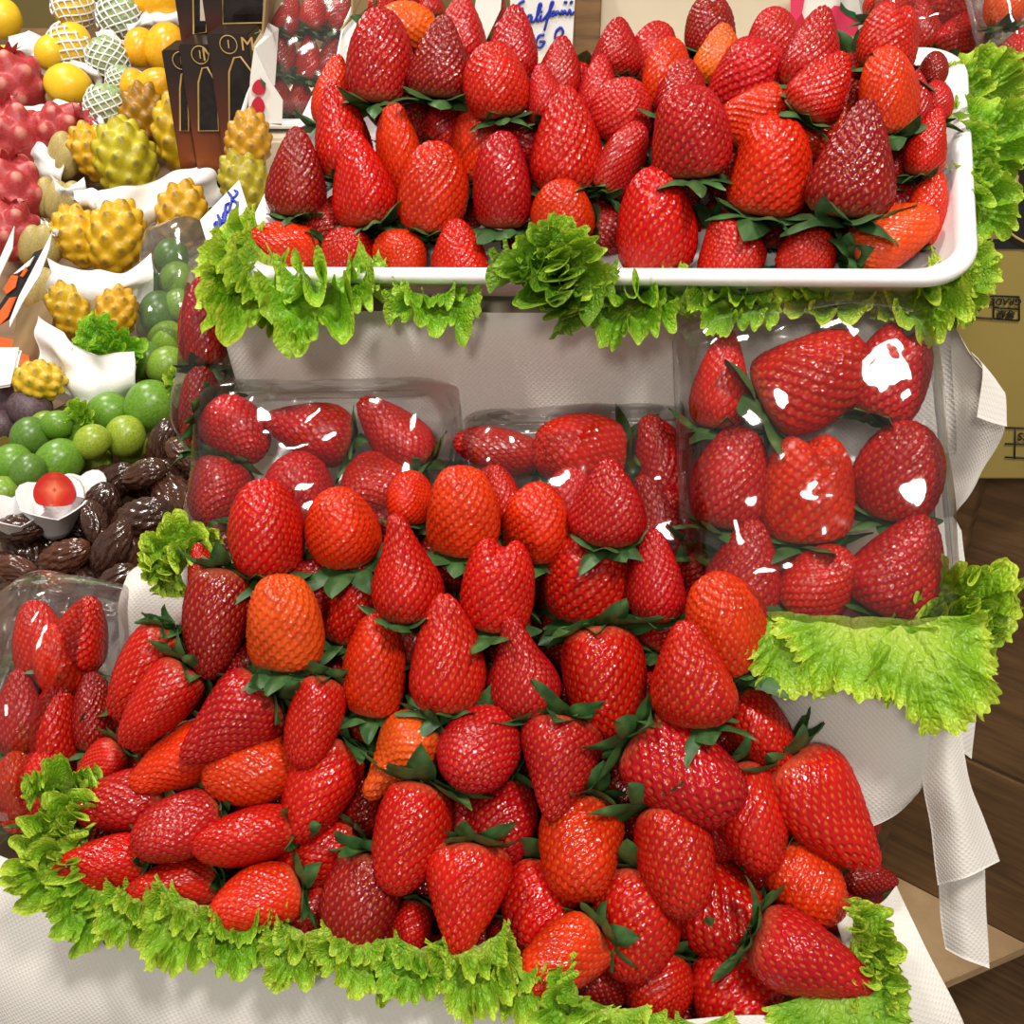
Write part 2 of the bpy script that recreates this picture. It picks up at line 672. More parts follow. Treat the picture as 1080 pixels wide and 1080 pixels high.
def settle(px, py, d, w, L, ax, dmax=0.06, squeeze=0.82):
    d0 = d
    while d < d0 + dmax:
        S = spheres(px, py, d, w, L, ax)
        if all((a - b).length > (ra + rb) * squeeze for a, ra in S for b, rb in PLACED):
            break
        d += 0.0025
    return d


def put_berry(px, py, d, w, l, ang, tilt, col, shape, label, group=None, calyx=True, avoid=True, dmax=0.06, stem=False):
    ct, st = abs(math.cos(math.radians(tilt))), abs(math.sin(math.radians(tilt)))
    L = max(l * l - (w * st) ** 2, (0.95 * w) ** 2 * ct * ct) ** 0.5 / max(ct, 0.35)
    L = min(max(L, 0.95 * w), 1.75 * w)
    ax = axis_dir(ang, tilt)
    if avoid:
        d = settle(px, py, d, w, L, ax, dmax)
        PLACED.extend(spheres(px, py, d, w, L, ax))
    m = d / F
    base = W(px, py, d) - ax * (L * 0.47 * m)
    side = ax.cross(CB)
    side = side.normalized() if side.length > 1e-3 else Vector(CX)
    flatish = shape in ('double', 'wide', 'heart', 'neck')
    up = side.cross(ax) * -1
    mt = Matrix((side, ax.cross(side), ax)).transposed()
    q = mt.to_quaternion() @ Quaternion((0, 0, 1), (RNG.uniform(-0.25, 0.25) if flatish else RNG.uniform(0, 6.28)))
    e = empty('strawberry', base, q)
    e.scale = (w * m, w * m * (1.0 if not flatish else 1.1), L * m)
    tag(e, label, 'strawberry', group)
    fl = link('flesh', RNG.choice(PROTO[shape]), e)
    b = COLS[col]
    k = RNG.uniform(0.9, 1.1)
    fl.color = (min(1, b[0] * k), b[1] * RNG.uniform(0.7, 1.4), b[2] * k, 1)
    if calyx:
        c = link('calyx', RNG.choice(CALYX), e)
        c.rotation_euler = (0, 0, RNG.uniform(0, 6.28))
        s = RNG.uniform(0.85, 1.1)
        c.scale = (s, s, s * 0.9)
        if stem:
            link('stem', RNG.choice(STEM), c)
    return e


def compass(ang, tilt):
    if tilt > 50:
        return 'facing front'
    a = ang % 360
    for lim, n in ((25, 'tip up'), (70, 'leaning up right'), (115, 'tip right'), (158, 'tip down right'), (203, 'tip down'), (248, 'tip down left'), (292, 'tip left'), (338, 'leaning up left'), (361, 'tip up')):
        if a < lim:
            return n


def berry_rows(rows, depth, where, group, layers=True, **kw):
    """rows: {row name: [(cx,cy,w,l,ang,tilt,col,shape,layer)]}"""
    todo = []
    for rn, lst in rows.items():
        for k, b in enumerate(sorted(lst, key=lambda b: b[0])):
            n = len(lst)
            place = 'leftmost' if k == 0 else 'rightmost' if k == n - 1 else ORD[k] + ' from left'
            if n == 1:
                place = 'alone'
            lab = f"{CNAME[b[6]]} {SNAME[b[7]]} strawberry, {compass(b[4], b[5])}, {place} in {rn} of {where}"
            todo.append((b[8], b, lab))
    todo.sort(key=lambda t: t[0])
    for lay, b, lab in todo:
        cx, cy, w, l, ang, tilt, col, sh, _ = b
        put_berry(cx, cy, depth(cx, cy) + 0.012 * lay, w, l, ang, tilt, col, sh, lab, group, **kw)


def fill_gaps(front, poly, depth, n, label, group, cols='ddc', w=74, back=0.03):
    """deeper berries wherever the front ones leave a gap"""
    def inside(x, y):
        c = False
        for i in range(len(poly)):
            (x1, y1), (x2, y2) = poly[i], poly[i - 1]
            if (y1 > y) != (y2 > y) and x < (x2 - x1) * (y - y1) / (y2 - y1) + x1:
                c = not c
        return c
    cov = [(b[0], b[1], b[2] * 0.5, b[3] * 0.5, math.radians(b[4])) for b in front]
    pts = []
    rr = random.Random(5)
    for y in range(0, 1080, 9):
        for x in range(0, 1080, 9):
            if not inside(x, y):
                continue
            hid = False
            for (cx, cy, a, b, an) in cov:
                dx, dy = x - cx, cy - y
                u = dx * math.cos(an) - dy * math.sin(an)
                v = dx * math.sin(an) + dy * math.cos(an)
                if (u / a) ** 2 + (v / b) ** 2 < 0.88:
                    hid = True
                    break
            if not hid:
                pts.append((x, y))
    rr.shuffle(pts)
    chosen = []
    for p in pts:
        if all((p[0] - q[0]) ** 2 + (p[1] - q[1]) ** 2 > 38 ** 2 for q in chosen):
            chosen.append(p)
    for p in chosen[:n]:
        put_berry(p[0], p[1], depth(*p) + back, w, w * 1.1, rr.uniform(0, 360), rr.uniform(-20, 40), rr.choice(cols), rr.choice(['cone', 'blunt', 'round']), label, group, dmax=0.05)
    return len(chosen)


# ------------------------------------------------------------------ lettuce and sheets
def lettuce_grid(rng, frill, spread, nr, na, dome, aspect):
    V, E = [], []
    p = [rng.uniform(0, 6.28) for _ in range(12)]
    k1, k2, k3, k4 = rng.uniform(3.5, 5), rng.uniform(10, 13), rng.uniform(27, 33), rng.uniform(85, 100)
    f = frill
    for j in range(nr):
        r = (j / (nr - 1)) ** 0.8
        e1, e2, e3, e4 = r ** 1.5, r ** 2.6, r ** 5, r ** 12
        for i in range(na):
            s = i / (na - 1) * 2 - 1
            a0 = math.radians(spread) * s
            w2 = k2 * a0 + p[1] + 1.3 * math.sin(k1 * a0 + p[3])
            w3 = k3 * a0 + p[2] + 1.6 * math.sin(k2 * 0.6 * a0 + p[4])
            am = 0.8 + 0.45 * math.sin(k1 * 1.7 * a0 + p[11])
            bm = 0.8 + 0.45 * math.sin(k2 * 0.45 * a0 + p[6])
            z = f * (0.10 * e1 * math.sin(k1 * a0 + p[0]) + 0.21 * am * e2 * math.sin(w2) + 0.12 * e3 * bm * math.sin(w3) + 0.016 * e4 * math.sin(k4 * a0 + p[9]))
            a = a0 + f * (0.075 * e2 * math.cos(w2) * am + 0.055 * e3 * bm * math.cos(w3 + 0.3))
            R = r * (0.68 + 0.32 * math.cos(a0 * 0.75))
            R += -f * 0.02 * e2 * math.sin(w2 + 0.7) + f * 0.03 * e3 * math.sin(w3 + 1.9) + 0.022 * e4 * math.sin(k4 * a0 + p[6]) + 0.06 * e1 * math.sin(k1 * 0.7 * a0 + p[7])
            x, y = R * math.sin(a) * aspect, R * math.cos(a)
            z += dome * (r - r * r * 1.1) - 0.05 * math.exp(-(x / 0.05) ** 2) * (1 - r) + 0.14 * f * e3
            z += 0.018 * math.sin(23 * x + p[8] + 3 * math.sin(9 * y)) * math.sin(25 * y + p[10] + 2 * math.sin(11 * x)) * min(1, 3 * r)
            V.append((x, y, z))
            E.append(min(1, 0.1 + r * 0.9))
    return V, E


def lettuce_mesh(seed, frill=1.0, spread=100, nr=40, na=400, dome=0.15, aspect=0.8, inner=True):
    """a leaf whose rim is far too long for it, so that it folds into frills of several sizes; the frilly kind carries a smaller fold in front"""
    rng = random.Random(seed)
    V, E = lettuce_grid(rng, frill, spread, nr, na, dome, aspect)
    Fc = grid_faces(nr, na)
    if inner:
        n = len(V)
        v2, e2 = lettuce_grid(rng, frill * 1.25, spread * 0.95, 30, 320, dome, aspect)
        ca, sa = math.cos(0.35), math.sin(0.35)
        sx = rng.uniform(-0.12, 0.12)
        V += [(x * 0.72 + sx, (y * ca - z * sa) * 0.66, (y * sa + z * ca) * 0.66 + 0.05) for x, y, z in v2]
        E += e2
        Fc += [tuple(i + n for i in q) for q in grid_faces(30, 320)]
    return mesh_np('lettuce_leaf', V, Fc, M['lettuce'], attrs={'edge': E})


LET = [lettuce_mesh(40, 1.0), lettuce_mesh(41, 1.15, 90), lettuce_mesh(42, 1.2, 115), lettuce_mesh(43, 0.95, 80, aspect=0.95), lettuce_mesh(44, 1.1, 105)]
LETFLAT = [lettuce_mesh(50, 0.62, 75, aspect=1.0, dome=0.25, inner=False), lettuce_mesh(51, 0.7, 85, aspect=1.0, dome=0.2, inner=False)]


def lettuce(px, py, d, ang, l, w, tilt, label, k=0, flat=False, tint=(1, 1, 1), roll=0, group=None, thick=1.0):
    """leaf base at the pixel, tip going along ang (0 up, 90 right), tilted towards the viewer"""
    if not flat:
        tilt = tilt + 26
        l = l * 1.15
    ax = axis_dir(ang, tilt)
    side = ax.cross(CB).normalized()
    n = side.cross(ax)
    if n.dot(CB) < 0:
        side = -side
        n = side.cross(ax)
    q = Matrix((side, ax, n)).transposed().to_quaternion() @ Quaternion((0, 1, 0), math.radians(roll))
    m = d / F
    o = link('lettuce_leaf', (LETFLAT if flat else LET)[k % (2 if flat else 5)])
    o.location = W(px, py, d)
    o.rotation_mode = 'QUATERNION'
    o.rotation_quaternion = q
    o.scale = (w * m / 1.3, l * m, l * m * 0.9 * thick)
    o.color = (*tint, 1)
    tag(o, label, 'lettuce', group)
    return o


def sheet_mesh(name, rows, mat, nu=50, nv=50, wr=0.001, seed=0, thick=0.0005, fr=14):
    """rows of world points, interpolated smoothly; a thin sheet with real thickness"""
    rng = random.Random(seed)
    ph = [rng.uniform(0, 6.28) for _ in range(8)]
    rows = [[Vector(p) for p in r] for r in rows]
    V = []
    for j in range(nv):
        tv = j / (nv - 1) * (len(rows) - 1)
        for i in range(nu):
            s = i / (nu - 1)
            V.append(cr([cr(r, s * (len(r) - 1)) for r in rows], tv))
    P = np.array(V).reshape(nv, nu, 3)
    du = np.gradient(P, axis=1)
    dv = np.gradient(P, axis=0)
    N = np.cross(du, dv)
    N /= np.linalg.norm(N, axis=2, keepdims=True) + 1e-12
    x, y, z = P[..., 0], P[..., 1], P[..., 2]
    w = np.sin(fr * (x * 3 + z * 5) + ph[0]) * np.sin(fr * (z * 4 - x * 4) + ph[1]) + 0.7 * np.abs(np.sin(fr * (2.2 * x + 1.1 * z) + ph[2])) - 0.6 * np.abs(np.sin(fr * (1.7 * z - 1.3 * x) + ph[3])) + 0.4 * np.sin(fr * 4 * (x + 0.6 * z) + ph[4])
    P = P + N * (w * wr)[..., None]
    lu = np.concatenate([np.zeros((nv, 1)), np.cumsum(np.linalg.norm(np.diff(P, axis=1), axis=2), axis=1)], 1)
    lv = np.concatenate([np.zeros((1, nu)), np.cumsum(np.linalg.norm(np.diff(P, axis=0), axis=2), axis=0)], 0)
    uv = np.stack([lu, lv], 2).reshape(-1, 2)
    A = P.reshape(-1, 3)
    B = (P - N * thick).reshape(-1, 3)
    n = len(A)
    f = grid_faces(nv, nu)
    f2 = [tuple(i + n for i in q[::-1]) for q in f]
    edge = [i for i in range(nu)] + [j * nu + nu - 1 for j in range(1, nv)] + [(nv - 1) * nu + i for i in range(nu - 2, -1, -1)] + [j * nu for j in range(nv - 2, 0, -1)]
    f3 = [(edge[k], edge[(k + 1) % len(edge)], edge[(k + 1) % len(edge)] + n, edge[k] + n) for k in range(len(edge))]
    return mesh_np(name, np.concatenate([A, B]), f + f2 + f3, mat, uv=np.concatenate([uv, uv]))


def sheet(name, rows, label, cat, mat='paper', parent=None, group=None, **kw):
    o = link(name, sheet_mesh(name, rows, M[mat] if isinstance(mat, str) else mat, **kw), parent)
    if parent is None:
        tag(o, label, cat, group)
    return o


def px_rows(rows):
    return [[W(*p) for p in r] for r in rows]

# ------------------------------------------------------------------ the setting
def struct(name, mesh, loc=(0, 0, 0)):
    o = link(name, mesh)
    o.location = loc
    o['kind'] = 'structure'
    return o


struct('floor', hexa_mesh('floor', box_c(-3, 2.6, -1.2, 4.2, -0.06, 0), plain('floor_tiles', (0.12, 0.1, 0.085, 1), 0.5, 0.15, 5)))
struct('wall_back', hexa_mesh('wall_back', box_c(-3, 2.6, 4.2, 4.3, 0, 3), plain('olive_wall', srgb(170, 150, 92), 0.8, 0.05, 3)))

# base counter under the loose strawberries
base_poly = [(-0.36, 0.42), (-0.10, 0.362), (0.03, 0.33), (0.205, 0.33), (0.225, 0.46), (0.28, 0.95), (-0.25, 0.95), (-0.32, 0.6)]


def prism_mesh(name, poly, z0, z1, mat, bevel=0.0):
    bm = bmesh.new()
    a = [bm.verts.new((x, y, z0)) for x, y in poly]
    b = [bm.verts.new((x, y, z1)) for x, y in poly]
    n = len(poly)
    bm.faces.new(a[::-1])
    bm.faces.new(b)
    for i in range(n):
        bm.faces.new((a[i], a[(i + 1) % n], b[(i + 1) % n], b[i]))
    if bevel:
        bmesh.ops.bevel(bm, geom=bm.edges[:], offset=bevel, segments=2, affect='EDGES')
    return bm_mesh(name, bm, mat)


o = link('display_stand', prism_mesh('display_stand', base_poly, 0.0, 0.846, M['wood']))
tag(o, 'paper covered stand carrying the front pile of loose strawberries', 'stand')

# stepped boxes behind the pile
o = link('display_box', hexa_mesh('display_box', [(-0.19, 0.690, 0.848), (0.245, 0.596, 0.848), (0.30, 0.80, 0.848), (-0.15, 0.93, 0.848), (-0.19, 0.690, 1.106), (0.245, 0.596, 1.146), (0.30, 0.78, 1.222), (-0.15, 0.90, 1.19)], M['creamboard'], 0.003))
tag(o, 'cream box under the white tray of strawberries, behind the wrapped packs', 'box')
o = link('display_box', hexa_mesh('display_box', [(-0.235, 0.592, 0.848), (0.105, 0.532, 0.848), (0.12, 0.605, 0.848), (-0.2, 0.672, 0.848), (-0.235, 0.592, 0.978), (0.105, 0.532, 0.978), (0.12, 0.605, 0.978), (-0.2, 0.672, 0.978)], M['creamboard'], 0.003))
tag(o, 'low white box under the two wrapped packs behind the front pile', 'box')
o = link('display_box', hexa_mesh('display_box', [(0.125, 0.492, 0.848), (0.232, 0.470, 0.848), (0.252, 0.580, 0.848), (0.14, 0.600, 0.848), (0.125, 0.492, 0.984), (0.232, 0.470, 0.984), (0.252, 0.580, 0.984), (0.14, 0.600, 0.984)], M['redbox'], 0.002))
tag(o, 'red box under the upright wrapped pack and its drooping lettuce', 'box')

# ------------------------------------------------------------------ white foam tray (fitted pose)
TR_O = Vector((0.035, 0.6197, 1.171))
_a, _t, _r = math.radians(-12.15), math.radians(22.7), math.radians(-5.5)
TR_M = Matrix.Rotation(_a, 3, 'Z') @ Matrix.Rotation(_t, 3, 'X') @ Matrix.Rotation(_r, 3, 'Y')
TR_PL = Plane(TR_O, TR_M @ Vector((0, 0, 1)))


def rrect(w, l, r, z, cy, n=10):
    pts = []
    for cx, cyy, a0 in ((w / 2 - r, l / 2 - r, 0), (-w / 2 + r, l / 2 - r, 90), (-w / 2 + r, -l / 2 + r, 180), (w / 2 - r, -l / 2 + r, 270)):
        for k in range(n + 1):
            a = math.radians(a0 + 90 * k / n)
            pts.append((cx + r * math.cos(a), cy + cyy + r * math.sin(a), z))
    return pts


def tray_mesh(name, w, l, depth, mat, rim=0.009, slope=0.02, r=0.028, wall=0.003, cy=0.0):
    rings = [(w - 2 * slope - 0.004, l - 2 * slope - 0.004, r - 0.008, -depth), (w - 2 * slope + 0.004, l - 2 * slope + 0.004, r - 0.004, -depth + 0.003),
             (w - rim, l - rim, r, -0.008), (w, l, r, -0.006), (w + 0.002, l + 0.002, r + 0.001, -0.002), (w - 0.001, l - 0.001, r, 0.001), (w - rim, l - rim, r - 0.002, 0.002),
             (w - 2 * rim, l - 2 * rim, r - 0.004, -0.001), (w - 2 * rim - 0.003, l - 2 * rim - 0.003, r - 0.005, -0.006), (w - 2 * slope - 2 * wall, l - 2 * slope - 2 * wall, r - 0.008, -depth + 0.008), (w - 2 * slope - 0.014, l - 2 * slope - 0.014, r - 0.012, -depth + wall)]
    V = []
    for a, b, rr, z in rings:
        V += rrect(a, b, max(rr, 0.004), z, cy)
    n = len(V) // len(rings)
    f = grid_faces(len(rings), n, True)
    f.append(tuple(range(n))[::-1])
    f.append(tuple((len(rings) - 1) * n + i for i in range(n)))
    return mesh_np(name, V, f, mat)


tr = link('foam_tray', tray_mesh('foam_tray', 0.444, 0.212, 0.036, M['foam'], cy=0.095))
tr.matrix_world = Matrix.Translation(TR_O) @ TR_M.to_4x4()
tag(tr, 'large white foam tray heaped with loose strawberries on top', 'tray')

TRAY = {
    'front row': [
        (297, 258, 47, 84, 280, 15, 'o', 'long', 0), (367, 268, 58, 52, 10, 50, 'r', 'round', 0), (423, 269, 56, 50, 60, 55, 'o', 'round', 0), (486, 266, 66, 68, 355, 20, 'r', 'cone', 0),
        (594, 224, 66, 66, 355, 25, 'o', 'round', 0), (691, 236, 86, 110, 358, 15, 'r', 'blunt', 0), (770, 262, 70, 66, 340, 20, 'r', 'cone', 0), (852, 268, 62, 50, 0, 45, 'r', 'blunt', 0), (941, 250, 62, 94, 62, 10, 'y', 'blunt', 0)],
    'second row': [
        (313, 184, 62, 92, 3, 12, 'd', 'cone', 0), (381, 190, 70, 102, 350, 10, 'r', 'cone', 0), (457, 200, 72, 92, 5, 20, 'o', 'blunt', 0), (530, 193, 72, 98, 2, 15, 'c', 'blunt', 0),
        (656, 168, 48, 82, 28, 10, 'p', 'blunt', 1), (727, 142, 85, 92, 355, 22, 'c', 'wide', -1), (812, 178, 86, 100, 8, 20, 'o', 'wide', 0), (903, 170, 90, 120, 6, 18, 'd', 'heart', -1), (977, 222, 46, 84, 12, 10, 'o', 'long', 0)],
    'third row': [
        (352, 98, 44, 78, 8, 5, 'o', 'cone', 1), (360, 140, 64, 100, 352, 10, 'r', 'cone', 0), (421, 160, 56, 88, 355, 25, 'o', 'blunt', 1), (433, 122, 54, 76, 10, 10, 'd', 'cone', 2), (472, 130, 46, 66, 15, 10, 'c', 'blunt', 2),
        (504, 150, 56, 84, 5, 18, 'o', 'blunt', 1), (597, 150, 78, 106, 357, 18, 'r', 'cone', 0), (657, 116, 66, 62, 5, 40, 'p', 'blunt', 1),
        (797, 122, 62, 70, 60, 25, 'o', 'wide', 1), (862, 138, 62, 84, 80, 15, 'o', 'wide', 1), (937, 98, 64, 88, 350, 15, 'o', 'blunt', 0), (942, 170, 40, 60, 10, 10, 'd', 'cone', 2), (978, 152, 42, 72, 10, 10, 'r', 'cone', 1)],
    'fourth row': [
        (400, 62, 68, 96, 3, 12, 'c', 'blunt', 0), (466, 62, 70, 82, 5, 20, 'd', 'heart', 0), (523, 87, 68, 76, 350, 18, 'r', 'blunt', 0), (573, 100, 46, 60, 350, 15, 'p', 'cone', 1), (630, 96, 52, 70, 5, 15, 'p', 'cone', 1),
        (722, 96, 60, 62, 8, 20, 'c', 'cone', 1), (790, 84, 82, 62, 20, 30, 'p', 'wide', 1), (868, 92, 62, 76, 32, 15, 'r', 'cone', 0), (963, 104, 40, 74, 355, 10, 'c', 'cone', 1), (986, 108, 38, 42, 0, 10, 'p', 'round', 1)],
    'back row': [
        (430, 34, 66, 46, 80, 10, 'y', 'blunt', 2), (486, 36, 56, 76, 2, 8, 'p', 'cone', 2), (541, 48, 54, 78, 3, 10, 'c', 'cone', 1), (590, 74, 48, 66, 5, 12, 'c', 'cone', 1), (650, 52, 58, 62, 3, 15, 'c', 'cone', 1),
        (690, 58, 52, 64, 12, 12, 'p', 'blunt', 2), (703, 82, 60, 76, 8, 14, 'o', 'blunt', 1), (749, 30, 56, 62, 358, 10, 'd', 'double', 2), (759, 60, 56, 64, 5, 15, 'y', 'cone', 1), (815, 42, 54, 62, 0, 12, 'p', 'blunt', 1),
        (858, 54, 62, 88, 12, 10, 'c', 'cone', 1), (938, 40, 66, 70, 8, 12, 'r', 'double', 1), (984, 74, 32, 36, 10, 10, 'd', 'round', 1)],
}


def tray_depth(px, py):
    h = -0.019 + max(0, 280 - py) * 0.00032
    return TR_PL.d(px, py, h)


tray_all = [b for l in TRAY.values() for b in l]
berry_rows(TRAY, tray_depth, 'white tray', 'loose strawberries in the white tray', dmax=0.035)
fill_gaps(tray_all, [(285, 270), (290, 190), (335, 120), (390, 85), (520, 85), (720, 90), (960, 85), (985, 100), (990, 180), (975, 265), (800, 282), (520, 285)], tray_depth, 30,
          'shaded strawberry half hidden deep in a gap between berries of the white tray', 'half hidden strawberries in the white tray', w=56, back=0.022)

# ------------------------------------------------------------------ front pile of loose strawberries
PILE = {
    'top row': [
        (280, 558, 84, 102, 358, 15, 'r', 'blunt', 1), (360, 556, 80, 84, 0, 30, 'o', 'blunt', 1), (432, 525, 58, 56, 0, 20, 'o', 'blunt', 3), (487, 541, 82, 94, 2, 20, 'o', 'wide', 1), (528, 526, 50, 70, 350, 10, 'r', 'cone', 3), (566, 551, 78, 82, 0, 25, 'o', 'round', 2), (643, 531, 80, 90, 0, 20, 'c', 'cone', 0)],
    'second row': [
        (215, 604, 40, 62, 350, 10, 'r', 'cone', 3), (228, 655, 70, 116, 186, 10, 'd', 'long', 1), (299, 658, 86, 100, 0, 15, 'y', 'wide', 0), (370, 634, 68, 94, 10, 15, 'r', 'blunt', 2), (428, 600, 78, 116, 356, 12, 'r', 'neck', 0), (525, 617, 82, 102, 5, 15, 'r', 'double', 0), (620, 607, 98, 100, 0, 18, 'r', 'double', 0), (692, 608, 66, 98, 355, 12, 'c', 'cone', 1), (766, 657, 90, 110, 338, 15, 'o', 'blunt', -1)],
    'third row': [
        (394, 702, 78, 108, 5, 12, 'o', 'blunt', 1), (471, 690, 82, 126, 357, 10, 'r', 'cone', 0), (551, 703, 76, 110, 352, 12, 'c', 'neck', 0), (637, 718, 94, 118, 174, 12, 'r', 'blunt', 1), (728, 709, 92, 114, 350, 14, 'r', 'cone', -2), (801, 771, 76, 92, 152, 20, 'r', 'blunt', 1)],
    'fourth row': [
        (152, 708, 62, 142, 212, 10, 'r', 'long', 1), (168, 744, 60, 112, 214, 15, 'r', 'long', 0), (240, 764, 84, 110, 232, 20, 'c', 'heart', 0), (330, 760, 68, 96, 192, 15, 'r', 'blunt', 0), (420, 800, 78, 98, 228, 20, 'y', 'neck', 1), (504, 792, 84, 88, 200, 50, 'c', 'round', 0), (589, 809, 86, 106, 190, 22, 'c', 'heart', 0), (722, 812, 104, 128, 128, 20, 'c', 'wide', -1), (792, 860, 80, 112, 168, 20, 'r', 'blunt', 1), (871, 858, 94, 142, 142, 15, 'r', 'cone', 0), (655, 832, 60, 80, 190, 20, 'd', 'round', 3)],
    'fifth row': [
        (104, 806, 42, 58, 230, 20, 'r', 'cone', 2), (137, 794, 52, 60, 225, 25, 'o', 'round', 2), (184, 802, 70, 94, 245, 18, 'o', 'cone', 1), (266, 812, 72, 98, 262, 15, 'o', 'blunt', 1), (337, 832, 76, 112, 207, 18, 'r', 'blunt', 0), (431, 882, 84, 112, 195, 22, 'r', 'blunt', 0), (525, 869, 82, 90, 198, 38, 'c', 'round', 1), (614, 893, 92, 104, 190, 30, 'o', 'wide', 0), (711, 905, 96, 114, 168, 22, 'r', 'blunt', 0)],
    'sixth row': [
        (122, 847, 68, 108, 262, 12, 'c', 'cone', 1), (188, 873, 70, 88, 250, 30, 'c', 'round', 0), (260, 883, 70, 104, 264, 18, 'r', 'blunt', 0), (336, 904, 62, 96, 245, 15, 'r', 'blunt', 2), (380, 952, 80, 106, 190, 18, 'd', 'blunt', 0), (490, 946, 90, 112, 186, 22, 'r', 'heart', 0), (572, 956, 90, 94, 185, 32, 'r', 'wide', 0), (668, 973, 96, 112, 186, 22, 'r', 'blunt', 0), (771, 970, 98, 118, 130, 20, 'r', 'wide', 0), (852, 931, 84, 90, 160, 25, 'o', 'wide', 1), (914, 926, 48, 62, 95, 10, 'd', 'cone', 3), (894, 966, 42, 54, 118, 10, 'r', 'cone', 2)],
    'bottom row': [
        (108, 911, 56, 92, 264, 15, 'r', 'blunt', 0), (184, 935, 54, 100, 266, 15, 'r', 'blunt', 1), (271, 951, 66, 94, 255, 22, 'o', 'blunt', 0), (326, 966, 44, 62, 222, 25, 'r', 'blunt', 2), (431, 982, 58, 62, 192, 30, 'r', 'blunt', 2), (592, 1014, 74, 104, 240, 20, 'o', 'wide', 0), (693, 1042, 74, 66, 195, 35, 'r', 'round', 0), (780, 1054, 104, 92, 180, 40, 'r', 'wide', 0), (855, 1012, 90, 130, 112, 15, 'c', 'cone', -1), (535, 1006, 60, 70, 200, 20, 'd', 'cone', 3)],
}


def pile_depth(px, py):
    d = float(np.interp(py, [500, 600, 700, 800, 900, 1000, 1080], [0.606, 0.597, 0.588, 0.578, 0.566, 0.556, 0.547]))
    d += 0.038 * min(1, max(0, (480 - px) / 400)) * (0.7 if py < 700 else 1)
    if px > 780:
        d += 0.02 * (px - 780) / 150
    return d


pile_all = [b for l in PILE.values() for b in l]
berry_rows(PILE, pile_depth, 'front pile', 'loose strawberries in the front pile', dmax=0.028)
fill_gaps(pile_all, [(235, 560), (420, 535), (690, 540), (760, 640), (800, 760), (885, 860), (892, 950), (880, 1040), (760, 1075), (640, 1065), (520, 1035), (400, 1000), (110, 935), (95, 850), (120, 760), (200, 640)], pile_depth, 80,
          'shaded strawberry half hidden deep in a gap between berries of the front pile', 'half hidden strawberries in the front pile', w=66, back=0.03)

# ------------------------------------------------------------------ wrapped packs
def film_mesh(name, w, h, th, seed, mat, pucker=0.003, nu=70, nv=60, pw=8):
    rng = random.Random(seed)
    ph = [rng.uniform(0, 6.28) for _ in range(8)]
    V = []
    for j in range(nv):
        b = j / (nv - 1) * 2 - 1
        for i in range(nu):
            a = i / (nu - 1) * 2 - 1
            # spread grid towards the edges
            u, v = math.sin(a * math.pi / 2), math.sin(b * math.pi / 2)
            z = th * ((1 - abs(u) ** pw) ** 0.5) * ((1 - abs(v) ** pw) ** 0.5)
            k = 1 if z > 0.002 else 0
            x, y = u * w / 2, (v + 1) * h / 2
            z += k * pucker * (math.sin(55 * x + 30 * y + ph[0]) * 0.5 + math.sin(95 * y - 40 * x + ph[1]) * 0.4 + abs(math.sin(60 * (x - y) + ph[2])) * 0.5 + 0.25 * math.sin(210 * x + ph[3]) * abs(v) ** 3)
            V.append((x, y, z))
    return mesh_np(name, V, grid_faces(nv, nu), mat)


def pack(name, bl, br, tl, th, label, seed, tray='cleartray', film='film', group=None, pw=8, traydepth=0.012):
    """a film wrapped punnet from its bottom-left, bottom-right and top-left corners"""
    X = br - bl
    w = X.length
    X = X.normalized()
    Yv = tl - bl
    Yv = Yv - X * Yv.dot(X)
    h = Yv.length
    Yv.normalize()
    Z = X.cross(Yv)
    if Z.dot(CB) < 0:
        Z = -Z
    mt = Matrix((X, Yv, X.cross(Yv))).transposed()
    e = empty(name, (bl + br) / 2, mt.to_quaternion())
    tag(e, label, 'strawberry pack', group)
    t = link('pack_tray', tray_mesh('pack_tray', w, h, traydepth, M[tray], rim=0.004, slope=0.006, r=0.014, wall=0.0012, cy=h / 2), e)
    f = link('clear_wrap', film_mesh('clear_wrap', w * 1.005, h * 1.005, th, seed, M[film], pw=pw), e)
    pl = Plane(bl, X.cross(Yv))
    return e, pl


def pack_berries(lst, pl, h, where, group, calyx=True):
    lst = sorted(lst, key=lambda b: (round(b[1] / 45), b[0]))
    n = len(lst)
    rows = {}
    for b in lst:
        rows.setdefault(round(b[1] / 75), []).append(b)
    rk = sorted(rows)
    for ri, r in enumerate(rk):
        rn = '' if len(rk) == 1 else ('top ' if ri == 0 else 'bottom ' if ri == len(rk) - 1 else 'middle ' if len(rk) == 3 else ORD[ri] + ' ')
        R = sorted(rows[r], key=lambda b: b[0])
        for k, b in enumerate(R):
            place = 'only one' if len(R) == 1 else 'leftmost' if k == 0 else 'rightmost' if k == len(R) - 1 else ORD[k] + ' from left'
            lab = f"{CNAME[b[6]]} {SNAME[b[7]]} strawberry, {place} in {rn}row inside {where}"
            put_berry(b[0], b[1], pl.d(b[0], b[1], h), *b[2:8], lab, group, calyx=calyx, avoid=False)


